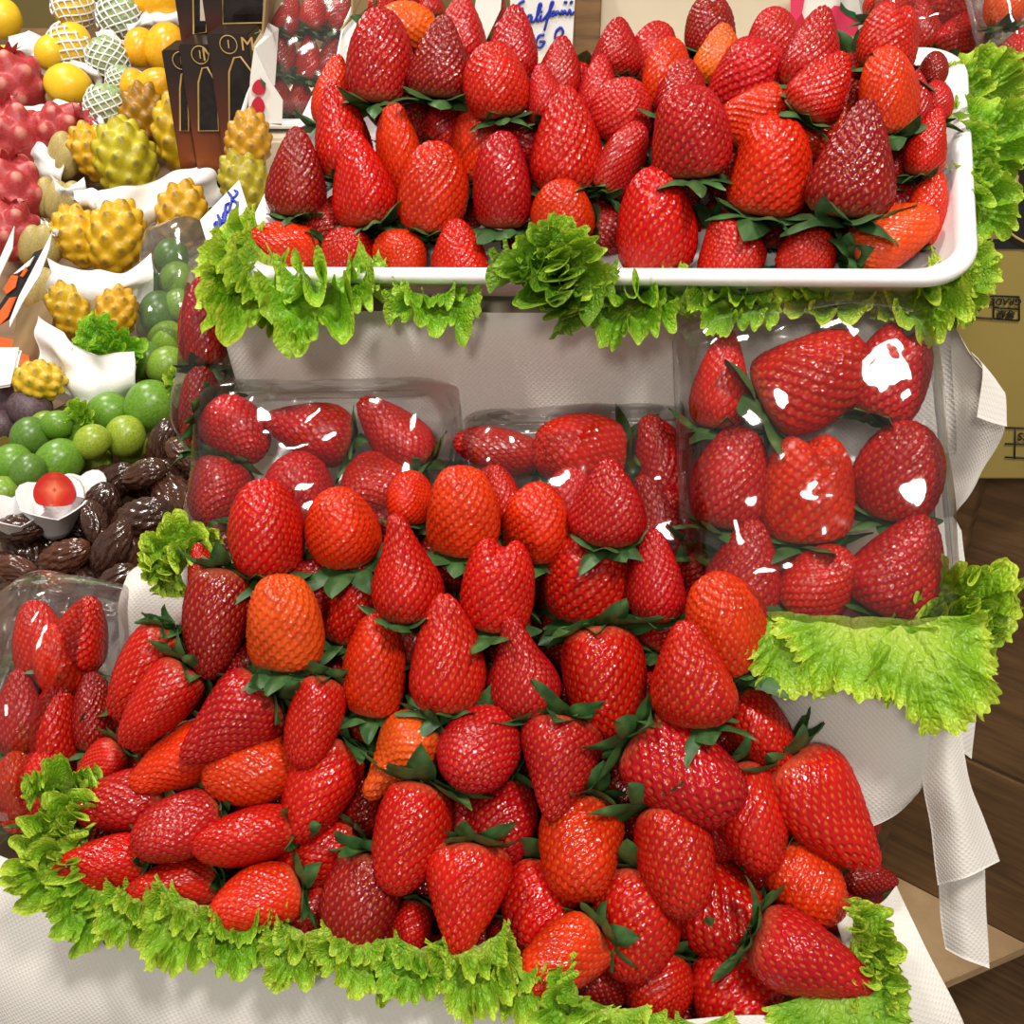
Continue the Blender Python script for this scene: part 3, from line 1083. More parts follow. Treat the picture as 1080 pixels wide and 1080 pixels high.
e, pl = pack('strawberry_pack', W(724, 690, 0.626), W(1012, 684, 0.602), W(730, 338, 0.662), 0.054, 'large upright film wrapped strawberry pack leaning on the paper at right', 3)
pack_berries([(762, 402, 66, 108, 4, 5, 'r', 'cone'), (856, 400, 104, 120, 64, 15, 'r', 'wide'), (940, 394, 84, 104, 18, 12, 'c', 'double'),
              (772, 506, 82, 108, 10, 10, 'c', 'blunt'), (852, 516, 106, 116, 0, 15, 'o', 'double'), (950, 498, 90, 104, 5, 18, 'c', 'round'),
              (786, 600, 84, 104, 8, 12, 'c', 'cone'), (864, 616, 74, 88, 40, 15, 'r', 'blunt'), (950, 597, 98, 114, 24, 12, 'c', 'cone')],
             pl, 0.016, 'upright pack at right', 'strawberries in the upright pack')
e, pl = pack('strawberry_pack', W(196, 618, 0.690), W(476, 618, 0.672), W(212, 415, 0.728), 0.042, 'film wrapped strawberry pack lying behind pile at left, below white paper', 4)
pack_berries([(250, 455, 68, 76, 130, 20, 'c', 'round'), (326, 456, 72, 92, 285, 15, 'c', 'cone'), (416, 455, 66, 94, 318, 12, 'c', 'cone'),
              (230, 520, 68, 74, 195, 20, 'c', 'round'), (316, 516, 78, 78, 0, 35, 'p', 'round'), (396, 514, 72, 74, 240, 25, 'r', 'blunt')],
             pl, 0.014, 'left lying pack', 'strawberries in the left lying pack')
e, pl = pack('strawberry_pack', W(480, 622, 0.672), W(742, 622, 0.655), W(482, 446, 0.712), 0.042, 'film wrapped strawberry pack lying between left pack and upright pack', 5)
pack_berries([(526, 474, 56, 92, 280, 10, 'c', 'blunt'), (612, 478, 84, 96, 280, 25, 'r', 'wide'), (700, 484, 74, 96, 335, 15, 'c', 'cone'),
              (600, 530, 70, 78, 0, 20, 'p', 'blunt'), (694, 550, 72, 102, 345, 12, 'd', 'neck'), (520, 530, 66, 76, 0, 20, 'c', 'blunt')],
             pl, 0.014, 'middle lying pack', 'strawberries in the middle lying pack')
# narrow pack standing at the left end of the upper step
e, pl = pack('strawberry_pack', W(196, 470, 0.735), W(240, 470, 0.725), W(194, 288, 0.765), 0.03, 'narrow wrapped strawberry pack standing at left end of the white paper', 6)
pack_berries([(215, 340, 54, 106, 2, 5, 'c', 'long'), (213, 432, 50, 96, 0, 5, 'd', 'blunt')], pl, 0.012, 'narrow standing pack', 'strawberries in the narrow pack')
# upright bag at far left
e, pl = pack('strawberry_pack', W(-50, 858, 0.690), W(64, 890, 0.668), W(34, 600, 0.735), 0.066, 'bulging wrapped strawberry pack standing at lower left beside the pile', 7, pw=3)
pack_berries([(88, 668,66, 83, 20, 10, 'r', 'cone'), (44, 680,59, 92, 350, 10, 'r', 'blunt'), (66, 700,70, 83, 350, 20, 'o', 'blunt'), (22, 752,61, 92, 0, 10, 'c', 'cone'), (60, 774,66, 101, 5, 10, 'r', 'blunt'), (100, 752,47, 92, 0, 0, 'd', 'long'), (20, 836,51, 92, 0, 15, 'o', 'blunt'), (48, 826,63, 81, 10, 15, 'r', 'round')],
             pl, 0.026, 'bulging left pack', 'strawberries in the bulging left pack')

# ------------------------------------------------------------------ paper
sheet('paper_sheet', px_rows([
    [(232, 326, 0.712), (400, 328, 0.695), (560, 330, 0.680), (760, 330, 0.664), (1000, 326, 0.640)],
    [(236, 350, 0.712), (400, 352, 0.697), (560, 352, 0.682), (760, 352, 0.666), (1002, 350, 0.640)],
    [(250, 410, 0.728), (400, 412, 0.715), (560, 412, 0.700), (760, 412, 0.684), (1006, 410, 0.658)],
    [(262, 480, 0.752), (400, 484, 0.738), (560, 484, 0.722), (760, 484, 0.704), (1010, 480, 0.678)]]),
    'white embossed paper covering the step front below the white tray', 'paper', wr=0.0026, seed=1, nu=90, fr=10)
sheet('paper_sheet', px_rows([
    [(980, 328, 0.655), (1000, 335, 0.652), (1012, 352, 0.648), (1024, 372, 0.645)],
    [(984, 400, 0.670), (1010, 404, 0.664), (1036, 408, 0.655), (1050, 412, 0.648)],
    [(986, 480, 0.690), (1008, 478, 0.682), (1036, 470, 0.67), (1060, 452, 0.658)],
    [(988, 560, 0.71), (1000, 552, 0.70), (1012, 536, 0.69), (1030, 508, 0.68)]]),
    'white paper flap sticking out right of the upright pack', 'paper', wr=0.0012, seed=2, fr=16)
sheet('paper_sheet', px_rows([
    [(1024, 372, 0.6445), (1040, 392, 0.643), (1051, 412, 0.643)],
    [(1036, 390, 0.640), (1050, 404, 0.639), (1060, 416, 0.640)],
    [(1030, 440, 0.641), (1046, 446, 0.640), (1061, 450, 0.641)]]),
    'small folded over paper corner on the right flap', 'paper', wr=0.0006, seed=3, nu=24, nv=24)
# flap under the drooping lettuce, in front of the red box
sheet('paper_sheet', px_rows([
    [(806, 690, 0.610), (850, 690, 0.595), (900, 700, 0.585), (950, 712, 0.578), (985, 725, 0.578)],
    [(810, 760, 0.628), (850, 766, 0.606), (900, 772, 0.596), (950, 776, 0.590), (982, 780, 0.592)],
    [(815, 830, 0.642), (850, 836, 0.616), (900, 842, 0.604), (950, 836, 0.600), (974, 828, 0.604)],
    [(820, 900, 0.650), (850, 886, 0.626), (900, 878, 0.612), (940, 862, 0.608), (962, 846, 0.610)]]),
    'rounded white paper flap hanging below the drooping lettuce', 'paper', wr=0.0014, seed=4)
sheet('paper_sheet', px_rows([
    [(975, 740, 0.590), (1000, 735, 0.586), (1012, 735, 0.592)],
    [(974, 820, 0.602), (1000, 815, 0.590), (1020, 815, 0.598)],
    [(984, 880, 0.608), (1012, 872, 0.592), (1038, 862, 0.602)],
    [(990, 933, 0.614), (1020, 924, 0.598), (1054, 908, 0.606)]]),
    'long white paper strip hanging down at right of the red box', 'paper', wr=0.0008, seed=5, nu=30)
sheet('paper_sheet', px_rows([
    [(990, 925, 0.624), (1014, 918, 0.616), (1038, 914, 0.620)],
    [(992, 965, 0.630), (1016, 962, 0.620), (1040, 958, 0.624)],
    [(998, 1000, 0.634), (1020, 1012, 0.626), (1043, 1021, 0.628)]]),
    'lowest white paper piece peeking under the hanging strip', 'paper', wr=0.0006, seed=6, nu=24, nv=24)
# thin white bag edge behind the flap
sheet('paper_sheet', px_rows([
    [(984, 560, 0.640), (1000, 545, 0.640), (1012, 560, 0.645)],
    [(990, 680, 0.625), (1010, 680, 0.625), (1030, 690, 0.632)],
    [(990, 790, 0.630), (1008, 790, 0.632), (1024, 800, 0.640)]]),
    'white paper edge behind the frilly lettuce at right', 'paper', wr=0.001, seed=7, nu=24)
# lower right sheet
sheet('paper_sheet', px_rows([
    [(880, 965, 0.585), (925, 955, 0.592), (945, 935, 0.604)],
    [(900, 1030, 0.566), (945, 1010, 0.570), (972, 992, 0.578)],
    [(920, 1100, 0.572), (970, 1090, 0.568), (1016, 1080, 0.572)],
    [(930, 1180, 0.590), (985, 1170, 0.586), (1040, 1160, 0.590)]]),
    'white paper hanging over the front right corner of the stand', 'paper', wr=0.001, seed=8)
# front sheet, bottom left
sheet('paper_sheet', px_rows([
    [(-30, 890, 0.655), (90, 935, 0.625), (230, 970, 0.602), (400, 1006, 0.580), (560, 1046, 0.558), (700, 1075, 0.548), (880, 1080, 0.552)],
    [(-40, 935, 0.640), (80, 975, 0.608), (225, 1012, 0.584), (390, 1044, 0.563), (550, 1082, 0.541), (700, 1110, 0.531), (890, 1110, 0.540)],
    [(-60, 1040, 0.650), (70, 1060, 0.615), (215, 1085, 0.592), (385, 1115, 0.570), (550, 1150, 0.548), (700, 1170, 0.538), (895, 1170, 0.548)],
    [(-80, 1160, 0.670), (60, 1170, 0.640), (210, 1190, 0.612), (380, 1220, 0.590), (550, 1250, 0.566), (700, 1270, 0.556), (900, 1270, 0.566)]]),
    'large white embossed paper draped over the front of the stand', 'paper', wr=0.0036, seed=9, nu=110, nv=60, fr=9)
# white corner at left of the middle step
sheet('paper_sheet', px_rows([
    [(136, 604, 0.706), (150, 596, 0.702), (180, 597, 0.695), (230, 600, 0.690)],
    [(126, 640, 0.706), (140, 640, 0.696), (175, 640, 0.690), (230, 640, 0.684)],
    [(127, 690, 0.716), (142, 690, 0.706), (175, 690, 0.700), (230, 690, 0.694)],
    [(130, 730, 0.726), (143, 728, 0.716), (175, 728, 0.71), (230, 728, 0.704)]]),
    'white paper wrapped round the left corner of the low box', 'paper', wr=0.0006, seed=10, nu=40)

# ------------------------------------------------------------------ lettuce
G1, G2 = (1, 1, 1), (0.85, 0.92, 0.9)
# under the big tray
for k, (px, py, d, ang, l, w, tilt, lab, tint) in enumerate([
    (285, 258, 0.700, 235, 72, 110, 12, 'bright lettuce leaf hanging off the left front corner of the white tray', (1.05, 1.05, 1)),
    (285, 285, 0.695, 205, 100, 110, 25, 'broad lettuce leaf drooping below the left end of the white tray', (1, 1, 1)),
    (345, 285, 0.672, 172, 92, 130, 25, 'curly lettuce leaf under the tray rim, right of the left corner leaf', (0.8, 0.95, 0.8)),
    (460, 298, 0.664, 180, 64, 84, 25, 'small lettuce leaf under the tray rim, left of the dark frilly clump', (0.8, 0.95, 0.8)),
    (665, 298, 0.645, 165, 76, 110, 25, 'curly lettuce leaf under the tray rim, right of the dark frilly clump', (0.75, 0.9, 0.8)),
    (770, 298, 0.632, 180, 62, 100, 25, 'frilly lettuce leaf under the tray rim, above the upright pack left edge', (0.85, 1, 0.8)),
    (870, 295, 0.622, 178, 50, 110, 25, 'flat lettuce leaf under the tray rim, above the upright pack middle', (1, 1, 0.9)),
    (960, 292, 0.614, 150, 66, 100, 25, 'lettuce leaf under the tray rim at its right front corner', (1.05, 1.05, 1)),
    (1000, 280, 0.618, 95, 44, 80, 5, 'light lettuce leaf poking out past the right front tray corner', (1.05, 1.05, 1)),
]):
    lettuce(px, py + 16, d + 0.014, ang, l, w, tilt, lab, k, tint=tint)
# clump in the middle of the tray front
for k, (px, py, d, ang, l, w, tilt, lab, tint) in enumerate([
    (590, 300, 0.640, 250, 76, 100, 30, 'dark frilly lettuce leaf at left of the clump on the tray front', (0.45, 0.6, 0.5)),
    (585, 290, 0.640, 190, 74, 110, 35, 'dark frilly lettuce leaf hanging lowest in the clump on the tray front', (0.38, 0.52, 0.45)),
    (590, 290, 0.632, 60, 66, 86, 30, 'yellow green lettuce leaf at upper right of the clump on the tray front', (0.85, 0.9, 0.8)),
    (585, 280, 0.630, 335, 50, 90, 20, 'small lettuce leaf at the top of the clump on the tray front', (0.7, 0.85, 0.7)),
]):
    lettuce(px, py, d, ang, l, w, tilt, lab, k + 2, tint=tint)
# right side of the tray
for k, (px, py, d, ang, l, w, tilt, lab, tint) in enumerate([
    (1010, 110, 0.702, 65, 60, 90, 10, 'topmost lettuce leaf right of the white tray, beside the packed strawberries', (1, 1, 1)),
    (1008, 165, 0.672, 85, 70, 110, 15, 'middle lettuce leaf right of the white tray', (0.9, 1, 0.9)),
    (1008, 215, 0.645, 108, 56, 90, 15, 'lowest lettuce leaf right of the white tray', (0.9, 1, 0.9)),
]):
    lettuce(px, py, d, ang, l, w, tilt, lab, k, tint=tint)
# on the corner of the low box
lettuce(200, 590, 0.665, 325, 52, 90, 25, 'frilly lettuce leaf on the low box corner, left of the front pile', 2, tint=(1.05, 1.05, 1))
lettuce(185, 592, 0.660, 270, 40, 70, 30, 'small curly lettuce leaf at the very left of the low box corner', 4, tint=(1, 1, 1))
# drooping over the red box
for k, (px, py, d, ang, l, w, tilt, lab, tint) in enumerate([
    (840, 645, 0.585, 190, 92, 120, 30, 'smooth drooping lettuce leaf at the left below the upright pack', (1, 1, 0.9)),
    (900, 650, 0.578, 182, 96, 130, 32, 'smooth drooping lettuce leaf in the middle below the upright pack', (1.05, 1.05, 1)),
    (955, 655, 0.572, 160, 118, 120, 30, 'smooth drooping lettuce leaf at the right below the upright pack', (1, 1, 0.9)),
]):
    lettuce(px, py, d, ang, l, w, tilt, lab, k, flat=True, tint=tint)
lettuce(985, 660, 0.600, 40, 92, 110, 15, 'frilly lettuce leaf standing right of the upright pack', 1, tint=(1, 1, 0.9))
lettuce(1000, 655, 0.595, 75, 50, 80, 30, 'small frilly lettuce leaf below the one right of the upright pack', 2, tint=(0.9, 1, 0.9))
# border of the front pile, from the left corner round to the right
BORDER = [(78, 830, 0.632, 335, 60, 66, 'uppermost left'), (85, 870, 0.624, 285, 66, 90, 'second along left side'), (90, 905, 0.618, 250, 74, 90, 'third along left side'), (110, 930, 0.608, 222, 66, 84, 'left front corner'),
          (150, 945, 0.600, 190, 56, 76, 'first right of the left corner'), (205, 955, 0.592, 195, 70, 96, 'second right of left corner'), (262, 968, 0.585, 185, 60, 90, 'third right of left corner'), (322, 985, 0.578, 185, 54, 84, 'fourth right of left corner'),
          (385, 990, 0.570, 190, 58, 90, 'under the dark tapered berry'), (440, 1002, 0.563, 180, 54, 84, 'left of the front middle'), (500, 1000, 0.557, 165, 72, 96, 'front middle'), (548, 1020, 0.552, 190, 54, 80, 'right of the front middle'),
          (610, 1050, 0.544, 230, 60, 90, 'below the broad orange berry'), (650, 1065, 0.540, 180, 50, 90, 'near bottom edge, right of the orange berry'), (735, 1082, 0.536, 180, 40, 80, 'bottom edge under the lowest berries'),
          (880, 1040, 0.550, 165, 76, 120, 'broad one at lower right'), (900, 985, 0.566, 100, 54, 84, 'right side'), (905, 1015, 0.560, 120, 50, 80, 'second on right side')]
for k, (px, py, d, ang, l, w, lab) in enumerate(BORDER):
    t = (1, 1, 1) if k % 3 else (0.82, 0.95, 0.85)
    lettuce(px, py, d - 0.004, ang, l, w, 32, f'frilly border lettuce leaf of the front pile, {lab}', k, tint=t, flat=(k == 15))

# ------------------------------------------------------------------ neighbouring fruit stall, left
def zc(y):
    return 0.835 + 0.19 * (y - 0.55)


CPL = Plane((0, 0.55, 0.835), (0, -0.19, 1))
o = link('fruit_counter', hexa_mesh('fruit_counter', [(-1.9, 0.5, 0.55), (-0.43, 0.5, 0.55), (-0.29, 1.9, 0.55), (-1.9, 1.9, 0.55), (-1.9, 0.5, zc(0.5)), (-0.43, 0.5, zc(0.5)), (-0.29, 1.9, zc(1.9)), (-1.9, 1.9, zc(1.9))], M['wood']))
tag(o, 'sloping wooden counter under the dates and the other fruit at left', 'counter')


def blob_mesh(name, rx, ry, rz, mat, seed, nu=40, nv=28, lump=0.03, bumps=0, bh=0.15, bw=0.5, pointed=0.0, wrinkle=0.0, tipz=0.0, attr=None):
    rng = random.Random(seed)
    ph = [rng.uniform(0, 6.28) for _ in range(8)]
    v = np.linspace(0, np.pi, nv)[:, None]
    u = np.linspace(0, 2 * np.pi, nu, endpoint=False)[None]
    s = np.sin(v) ** (1 + 0.0)
    X, Y, Z = s * np.cos(u), s * np.sin(u), -np.cos(v) * np.ones_like(u)
    k = 1 + lump * (np.sin(2 * u + ph[0] + 1.5 * Z) + 0.6 * np.sin(3 * u - 2 * Z + ph[1]) + 0.5 * np.sin(4 * Z + ph[2]))
    if pointed:
        k = k * (1 - pointed * np.maximum(Z, 0) ** 2 * (1 - Z * 0.3))
        Z = Z * (1 + pointed * 0.4)
    X, Y = X * k, Y * k
    P = np.stack([X * rx, Y * ry, Z * rz], 2)
    at = np.zeros(nv * nu)
    N = normals_grid(P)
    if wrinkle:
        w = np.abs(np.sin(5 * u + 2.2 * np.sin(3 * Z + ph[3]) + ph[4])) + 0.8 * np.abs(np.sin(8 * u - 3 * Z + ph[5] + 1.5 * np.sin(4 * Z))) + 0.5 * np.abs(np.sin(7 * Z + 4 * np.sin(u + ph[6])))
        P = P - N * (wrinkle * (1.1 - w) * np.sin(v))[..., None]
    Q = P.reshape(-1, 3)
    if bumps:
        S, T, sp = seed_points(P, bumps, rng, 0.6)
        d, i = nearest(Q, S)
        h = np.maximum(0, 1 - d / (sp * bw)) ** 1.0
        h = sstep(0, 1, h)
        Q = Q + (N.reshape(-1, 3) + np.array([0, 0, tipz])) * (h * bh)[:, None]
        at = sstep(0.72, 0.95, h)
    return mesh_np(name, Q, grid_faces(nv, nu, True), mat, attrs={'tip': at})


def fruit_mat(name, a, b, scale=20, rough=0.35, tipcol=None, spec=0.5, objcol=True, mid=None):
    t = NT(name)
    nz = t.noise(scale, 3)
    c = t.ramp(nz, [(0.32, a), (0.68, b)])
    if objcol:
        oi = t.n('ShaderNodeObjectInfo')
        c = t.mix(1.0, c, oi.outputs['Color'], 'MULTIPLY')
    if tipcol:
        at = t.n('ShaderNodeAttribute', attribute_name='tip')
        c = t.mix(t.math('MULTIPLY', at.outputs['Fac'], 0.8), c, tipcol)
    t.l(c, t.b.inputs['Base Color'])
    t.set(Roughness=rough, Specular_IOR_Level=spec)
    return t.m


MF = {
    'pitaya': fruit_mat('yellow_pitaya_skin', (0.62, 0.36, 0.01, 1), (0.66, 0.47, 0.02, 1), 25, 0.4, (0.16, 0.11, 0.03, 1)),
    'dragon': fruit_mat('red_dragon_skin', (0.36, 0.02, 0.028, 1), (0.5, 0.06, 0.06, 1), 25, 0.45, (0.75, 0.3, 0.24, 1)),
    'mango': fruit_mat('orange_mango_skin', (0.85, 0.36, 0.008, 1), (0.9, 0.5, 0.02, 1), 12, 0.25),
    'lemon': fruit_mat('yellow_melon_skin', (0.85, 0.5, 0.01, 1), (0.9, 0.6, 0.03, 1), 30, 0.35),
    'green': fruit_mat('green_fruit_skin', (0.11, 0.22, 0.02, 1), (0.24, 0.34, 0.05, 1), 22, 0.32),
    'beige': fruit_mat('olive_beige_skin', (0.34, 0.26, 0.075, 1), (0.5, 0.4, 0.14, 1), 22, 0.45),
    'atemoya': fruit_mat('green_atemoya_skin', (0.2, 0.32, 0.12, 1), (0.42, 0.5, 0.24, 1), 30, 0.5),
    'fig': fruit_mat('dusky_plum_skin', (0.06, 0.035, 0.045, 1), (0.15, 0.09, 0.1, 1), 18, 0.5),
    'date': fruit_mat('date_skin', (0.016, 0.0065, 0.005, 1), (0.08, 0.03, 0.017, 1), 45, 0.16, spec=0.7),
}
BM = {
    'pitaya': [blob_mesh('fruit_skin', 0.5, 0.5, 0.62, MF['pitaya'], s, 84, 64, 0.03, 44, 0.10, 0.66, 0.16, tipz=0.45) for s in (1, 2, 3)],
    'dragon': [blob_mesh('fruit_skin', 0.5, 0.5, 0.56, MF['dragon'], s, 72, 54, 0.03, 20, 0.11, 0.7, 0.1, tipz=0.8) for s in (4, 5)],
    'mango': [blob_mesh('mango', 0.46, 0.42, 0.56, MF['mango'], s, 36, 26, 0.03) for s in (6, 7)],
    'lemon': [blob_mesh('fruit_skin', 0.5, 0.5, 0.54, MF['lemon'], s, 36, 26, 0.015, pointed=0.12) for s in (8, 9)],
    'green': [blob_mesh('green_fruit', 0.47, 0.46, 0.52, MF['green'], s, 36, 26, 0.02) for s in (10, 11)],
    'beige': [blob_mesh('fruit', 0.36, 0.36, 0.6, MF['beige'], s, 30, 24, 0.02) for s in (12, 13)],
    'atemoya': [blob_mesh('fruit_skin', 0.5, 0.5, 0.52, MF['atemoya'], s, 60, 44, 0.02, 70, 0.05, 0.62) for s in (14, 15)],
    'fig': [blob_mesh('plum', 0.5, 0.5, 0.48, MF['fig'], s, 36, 26, 0.02) for s in (16, 17)],
    'date': [blob_mesh('date', 0.34, 0.30, 0.6, MF['date'], s, 72, 50, 0.05, wrinkle=0.035) for s in (18, 19, 20, 21)],
}


def net_mesh(seed):
    lines = []
    for sgn in (1, -1):
        for k in range(11):
            pts = []
            for j in range(22):
                t = j / 21
                z = -0.42 + 0.8 * t
                r = 0.515 * math.sqrt(max(0.05, 1 - (z / 0.60) ** 2)) + 0.02
                a = 2 * math.pi * k / 11 + sgn * t * 2.1 + 0.03 * math.sin(9 * t + seed + k)
                pts.append((r * math.cos(a), r * math.sin(a), z))
            lines.append(pts)
    return tubes_mesh('foam_net', lines, 0.024, M['foam'], 6)


NET = [net_mesh(1), net_mesh(2)]
crown = None


def calyx_top(seed):
    """dry flower end of a dragon fruit"""
    rng = random.Random(seed)
    V, Fc = [], []
    for k in range(9):
        a = 2 * math.pi * k / 9
        o = len(V)
        for (r, z, w) in ((0.1, 0.52, 0.1), (0.2, 0.66, 0.07), (0.3 + rng.uniform(0, 0.1), 0.74, 0.015)):
            for s in (-1, 1):
                V.append((r * math.cos(a) - s * w * math.sin(a), r * math.sin(a) + s * w * math.cos(a), z))
        Fc += [(o, o + 1, o + 3, o + 2), (o + 2, o + 3, o + 5, o + 4)]
    return mesh_np('flower_end', V, Fc, MF['dragon'])


CROWN = calyx_top(3)


def put_fruit(kind, px, py, d, w, ang, tilt, name, label, cat, group=None, tint=(1, 1, 1), long=1.0, net=False):
    m = d / F
    ax = axis_dir(ang, tilt)
    q = ax.to_track_quat('Z', 'Y') @ Quaternion((0, 0, 1), RNG.uniform(0, 6.28))
    me = RNG.choice(BM[kind])
    if net or kind == 'dragon':
        e = empty(name, W(px, py, d), q)
        e.scale = (w * m, w * m, w * m * long)
        tag(e, label, cat, group)
        b = link('fruit_skin', me, e)
        b.color = (*tint, 1)
        if net:
            link('foam_net', RNG.choice(NET), e, 'white foam net sleeve')
        else:
            link('flower_end', CROWN, e)
        return e
    o = link(name, me)
    o.location = W(px, py, d)
    o.rotation_mode = 'QUATERNION'
    o.rotation_quaternion = q
    o.scale = (w * m, w * m, w * m * long)
    o.color = (*tint, 1)
    tag(o, label, cat, group)
    return o


# dates heaped at the near end of the counter
DATES = [(20, 558, 58, 80, 0.9), (68, 588, 64, 66, 1), (105, 540, 66, 20, 0.9), (150, 548, 74, 70, 1), (190, 528, 72, 130, 1.05), (122, 510, 52, 40, 1), (152, 500, 52, 70, 0.9), (172, 468, 58, 20, 1), (168, 498, 50, 100, 1), (205, 452, 42, 60, 1), (195, 480, 50, 130, 1),
         (16, 600, 50, 100, 1), (62, 600, 68, 72, 1), (100, 552, 50, 165, 1), (118, 578, 66, 35, 1), (135, 560, 62, 60, 1), (165, 578, 66, 100, 1), (130, 590, 62, 30, 1), (47, 622, 70, 90, 1), (10, 630, 56, 60, 1), (90, 632, 46, 50, 1), (38, 640, 46, 80, 1), (122, 620, 64, 40, 1), (15, 668, 62, 75, 1), (58, 660, 56, 65, 1), (8, 690, 54, 100, 1), (108, 648, 50, 80, 1), (20, 700, 60, 60, 1), (30, 720, 60, 80, 1), (150, 610, 60, 70, 1), (180, 548, 60, 150, 1), (203, 500, 54, 20, 1), (210, 545, 56, 170, 1), (160, 640, 56, 30, 1), (70, 690, 60, 100, 1)]
DATES = sorted(DATES, key=lambda b: (b[1] // 40, b[0]))
_rows = {}
for b in DATES:
    _rows.setdefault(b[1] // 40, []).append(b)
DR = ['topmost', 'second', 'third', 'fourth', 'fifth', 'sixth', 'lowest']
for ri, r in enumerate(sorted(_rows)):
    R = sorted(_rows[r])
    for k, (px, py, w, ang, lg) in enumerate(R):
        ax = axis_dir(ang, 12)
        h = 0.016 + (0.022 if k % 2 else 0.006)
        d = CPL.d(px, py, h)
        d = settle(px, py, d - 0.02, w * 0.62, w, ax, 0.05)
        PLACED.extend(spheres(px, py, d, w * 0.62, w, ax))
        put_fruit('date', px, py, d, w * 0.84, ang, 12, 'date', f'dark wrinkled date, {"leftmost" if k == 0 else ORD[k] + " from left"} in {DR[min(ri, 6)]} row of the date heap', 'date', 'dates heaped at left', tint=RNG.choice([(1, 1, 1), (1.3, 1.2, 1.1), (0.8, 0.8, 0.9), (1.8, 1.6, 1.4)]))

for k in range(60):
    px, py = RNG.uniform(-5, 215), RNG.uniform(475, 720)
    if px + py > 800 or py < 475 + max(0, 150 - px) * 0.55:
        continue
    ax = axis_dir(RNG.uniform(20, 160), 5)
    d = settle(px, py, CPL.d(px, py, 0.014), 40, 58, ax, 0.05, 0.7)
    PLACED.extend(spheres(px, py, d, 40, 58, ax))
    put_fruit('date', px, py, d, 52, RNG.uniform(20, 160), 5, 'date', 'dark date half hidden underneath the other dates of the heap', 'date', 'half hidden dates')

# green round fruit
GREEN = [(115, 435, 42, 'g'), (158, 428, 50, 'g'), (176, 358, 36, 'l'), (152, 380, 38, 'd'), (176, 386, 40, 'l'), (186, 402, 34, 'l'),
         (32, 462, 40, 'd'), (50, 470, 40, 'g'), (66, 466, 42, 'y'), (97, 466, 36, 'y'), (62, 488, 48, 'g'), (96, 488, 42, 'y'), (132, 460, 40, 'y'), (141, 468, 38, 'y'), (12, 490, 42, 'g'), (30, 498, 36, 'd'), (18, 512, 42, 'l'), (14, 524, 40, 'y'), (48, 452, 34, 'l'), (76, 450, 36, 'g'), (95, 446, 34, 'g'), (2, 520, 36, 'l'), (60, 448, 30, 'g')]
TG = {'g': (0.75, 1.0, 0.7), 'l': (1.1, 1.15, 0.9), 'd': (0.55, 0.72, 0.8), 'y': (1.6, 1.35, 0.9)}
GN = {'g': 'grass green', 'l': 'light green', 'd': 'bluish green', 'y': 'yellowish green'}
GREEN.sort(key=lambda b: (b[1] // 34, b[0]))
_c = {}
for b in GREEN:
    _c.setdefault(b[1] // 34, []).append(b)
for ri, r in enumerate(sorted(_c)):
    for k, (px, py, w, t) in enumerate(sorted(_c[r])):
        h = 0.02 + 0.01 * (k % 2)
        ax = axis_dir(30, 20)
        d = CPL.d(px, py, h) - 0.02
        d = settle(px, py, d, w, w, ax, 0.07)
        PLACED.extend(spheres(px, py, d, w, w, ax))
        put_fruit('green', px, py, d, w * 1.1, RNG.uniform(20, 80), 15, 'green_fruit', f'{GN[t]} round fruit, {"leftmost" if k == 0 else ORD[k] + " from left"} in {DR[min(ri, 6)]} row above the dates', 'fruit', 'green round fruit above the dates', tint=TG[t])

# dusky plums in a box at far left
for k, (px, py, w, lab) in enumerate([(32, 430, 46, 'largest one at front right'), (6, 414, 34, 'behind at upper left'), (2, 448, 34, 'at lower left'), (12, 426, 34, 'in the middle behind the largest')]):
    put_fruit('fig', px, py, CPL.d(px, py, 0.03) - 0.0 + (0.02 if k else 0), w, 20, 10, 'plum', f'dusky purple plum in the cardboard box, {lab}', 'plum', 'dusky plums in the box')
pb = [(-30, 500), (76, 430)]
o = link('fruit_box', hexa_mesh('fruit_box', [W(-20, 505, 1.0), W(78, 445, 1.06), W(78, 445, 1.075), W(-20, 505, 1.015), W(-20, 472, 0.985), W(70, 425, 1.045), W(70, 425, 1.06), W(-20, 472, 1.0)], M['oliveboard'], 0.001))
tag(o, 'low olive cardboard box edge in front of the dusky plums', 'box')

# yellow dragon fruit
PIT = [(195, 142, 62, 355, (1, 1, 0.8), 'tall one right of the others, in front of the date boxes'), (150, 122, 46, 10, (0.55, 0.4, 0.5), 'brownish one behind, below the orange mangoes'), (133, 170, 62, 350, (0.8, 1.05, 1.2), 'greenish one in the middle of the top cup'), (100, 162, 46, 330, (1.05, 0.9, 0.7), 'left one of the top cup'),
       (122, 252, 58, 20, (1.05, 0.95, 0.8), 'right one of the second cup'), (84, 250, 50, 330, (1.05, 0.95, 0.8), 'left one of the second cup'), (192, 228, 52, 10, (0.95, 0.8, 0.8), 'one behind the upper tissue, left of the handwritten card'),
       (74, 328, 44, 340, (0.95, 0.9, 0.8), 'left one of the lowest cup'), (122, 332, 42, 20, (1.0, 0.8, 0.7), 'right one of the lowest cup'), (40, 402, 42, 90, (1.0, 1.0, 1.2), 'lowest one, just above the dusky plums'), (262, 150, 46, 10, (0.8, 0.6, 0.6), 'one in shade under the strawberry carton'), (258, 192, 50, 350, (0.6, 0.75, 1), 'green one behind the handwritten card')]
for px, py, w, ang, tint, lab in PIT:
    put_fruit('pitaya', px, py, 0.93 if px > 250 else CPL.d(px, py, 0.05), w * 0.95, ang, 12, 'dragon_fruit', f'knobbly yellow dragon fruit, {lab}', 'dragon fruit', 'yellow dragon fruit', tint=tint, long=1.05)
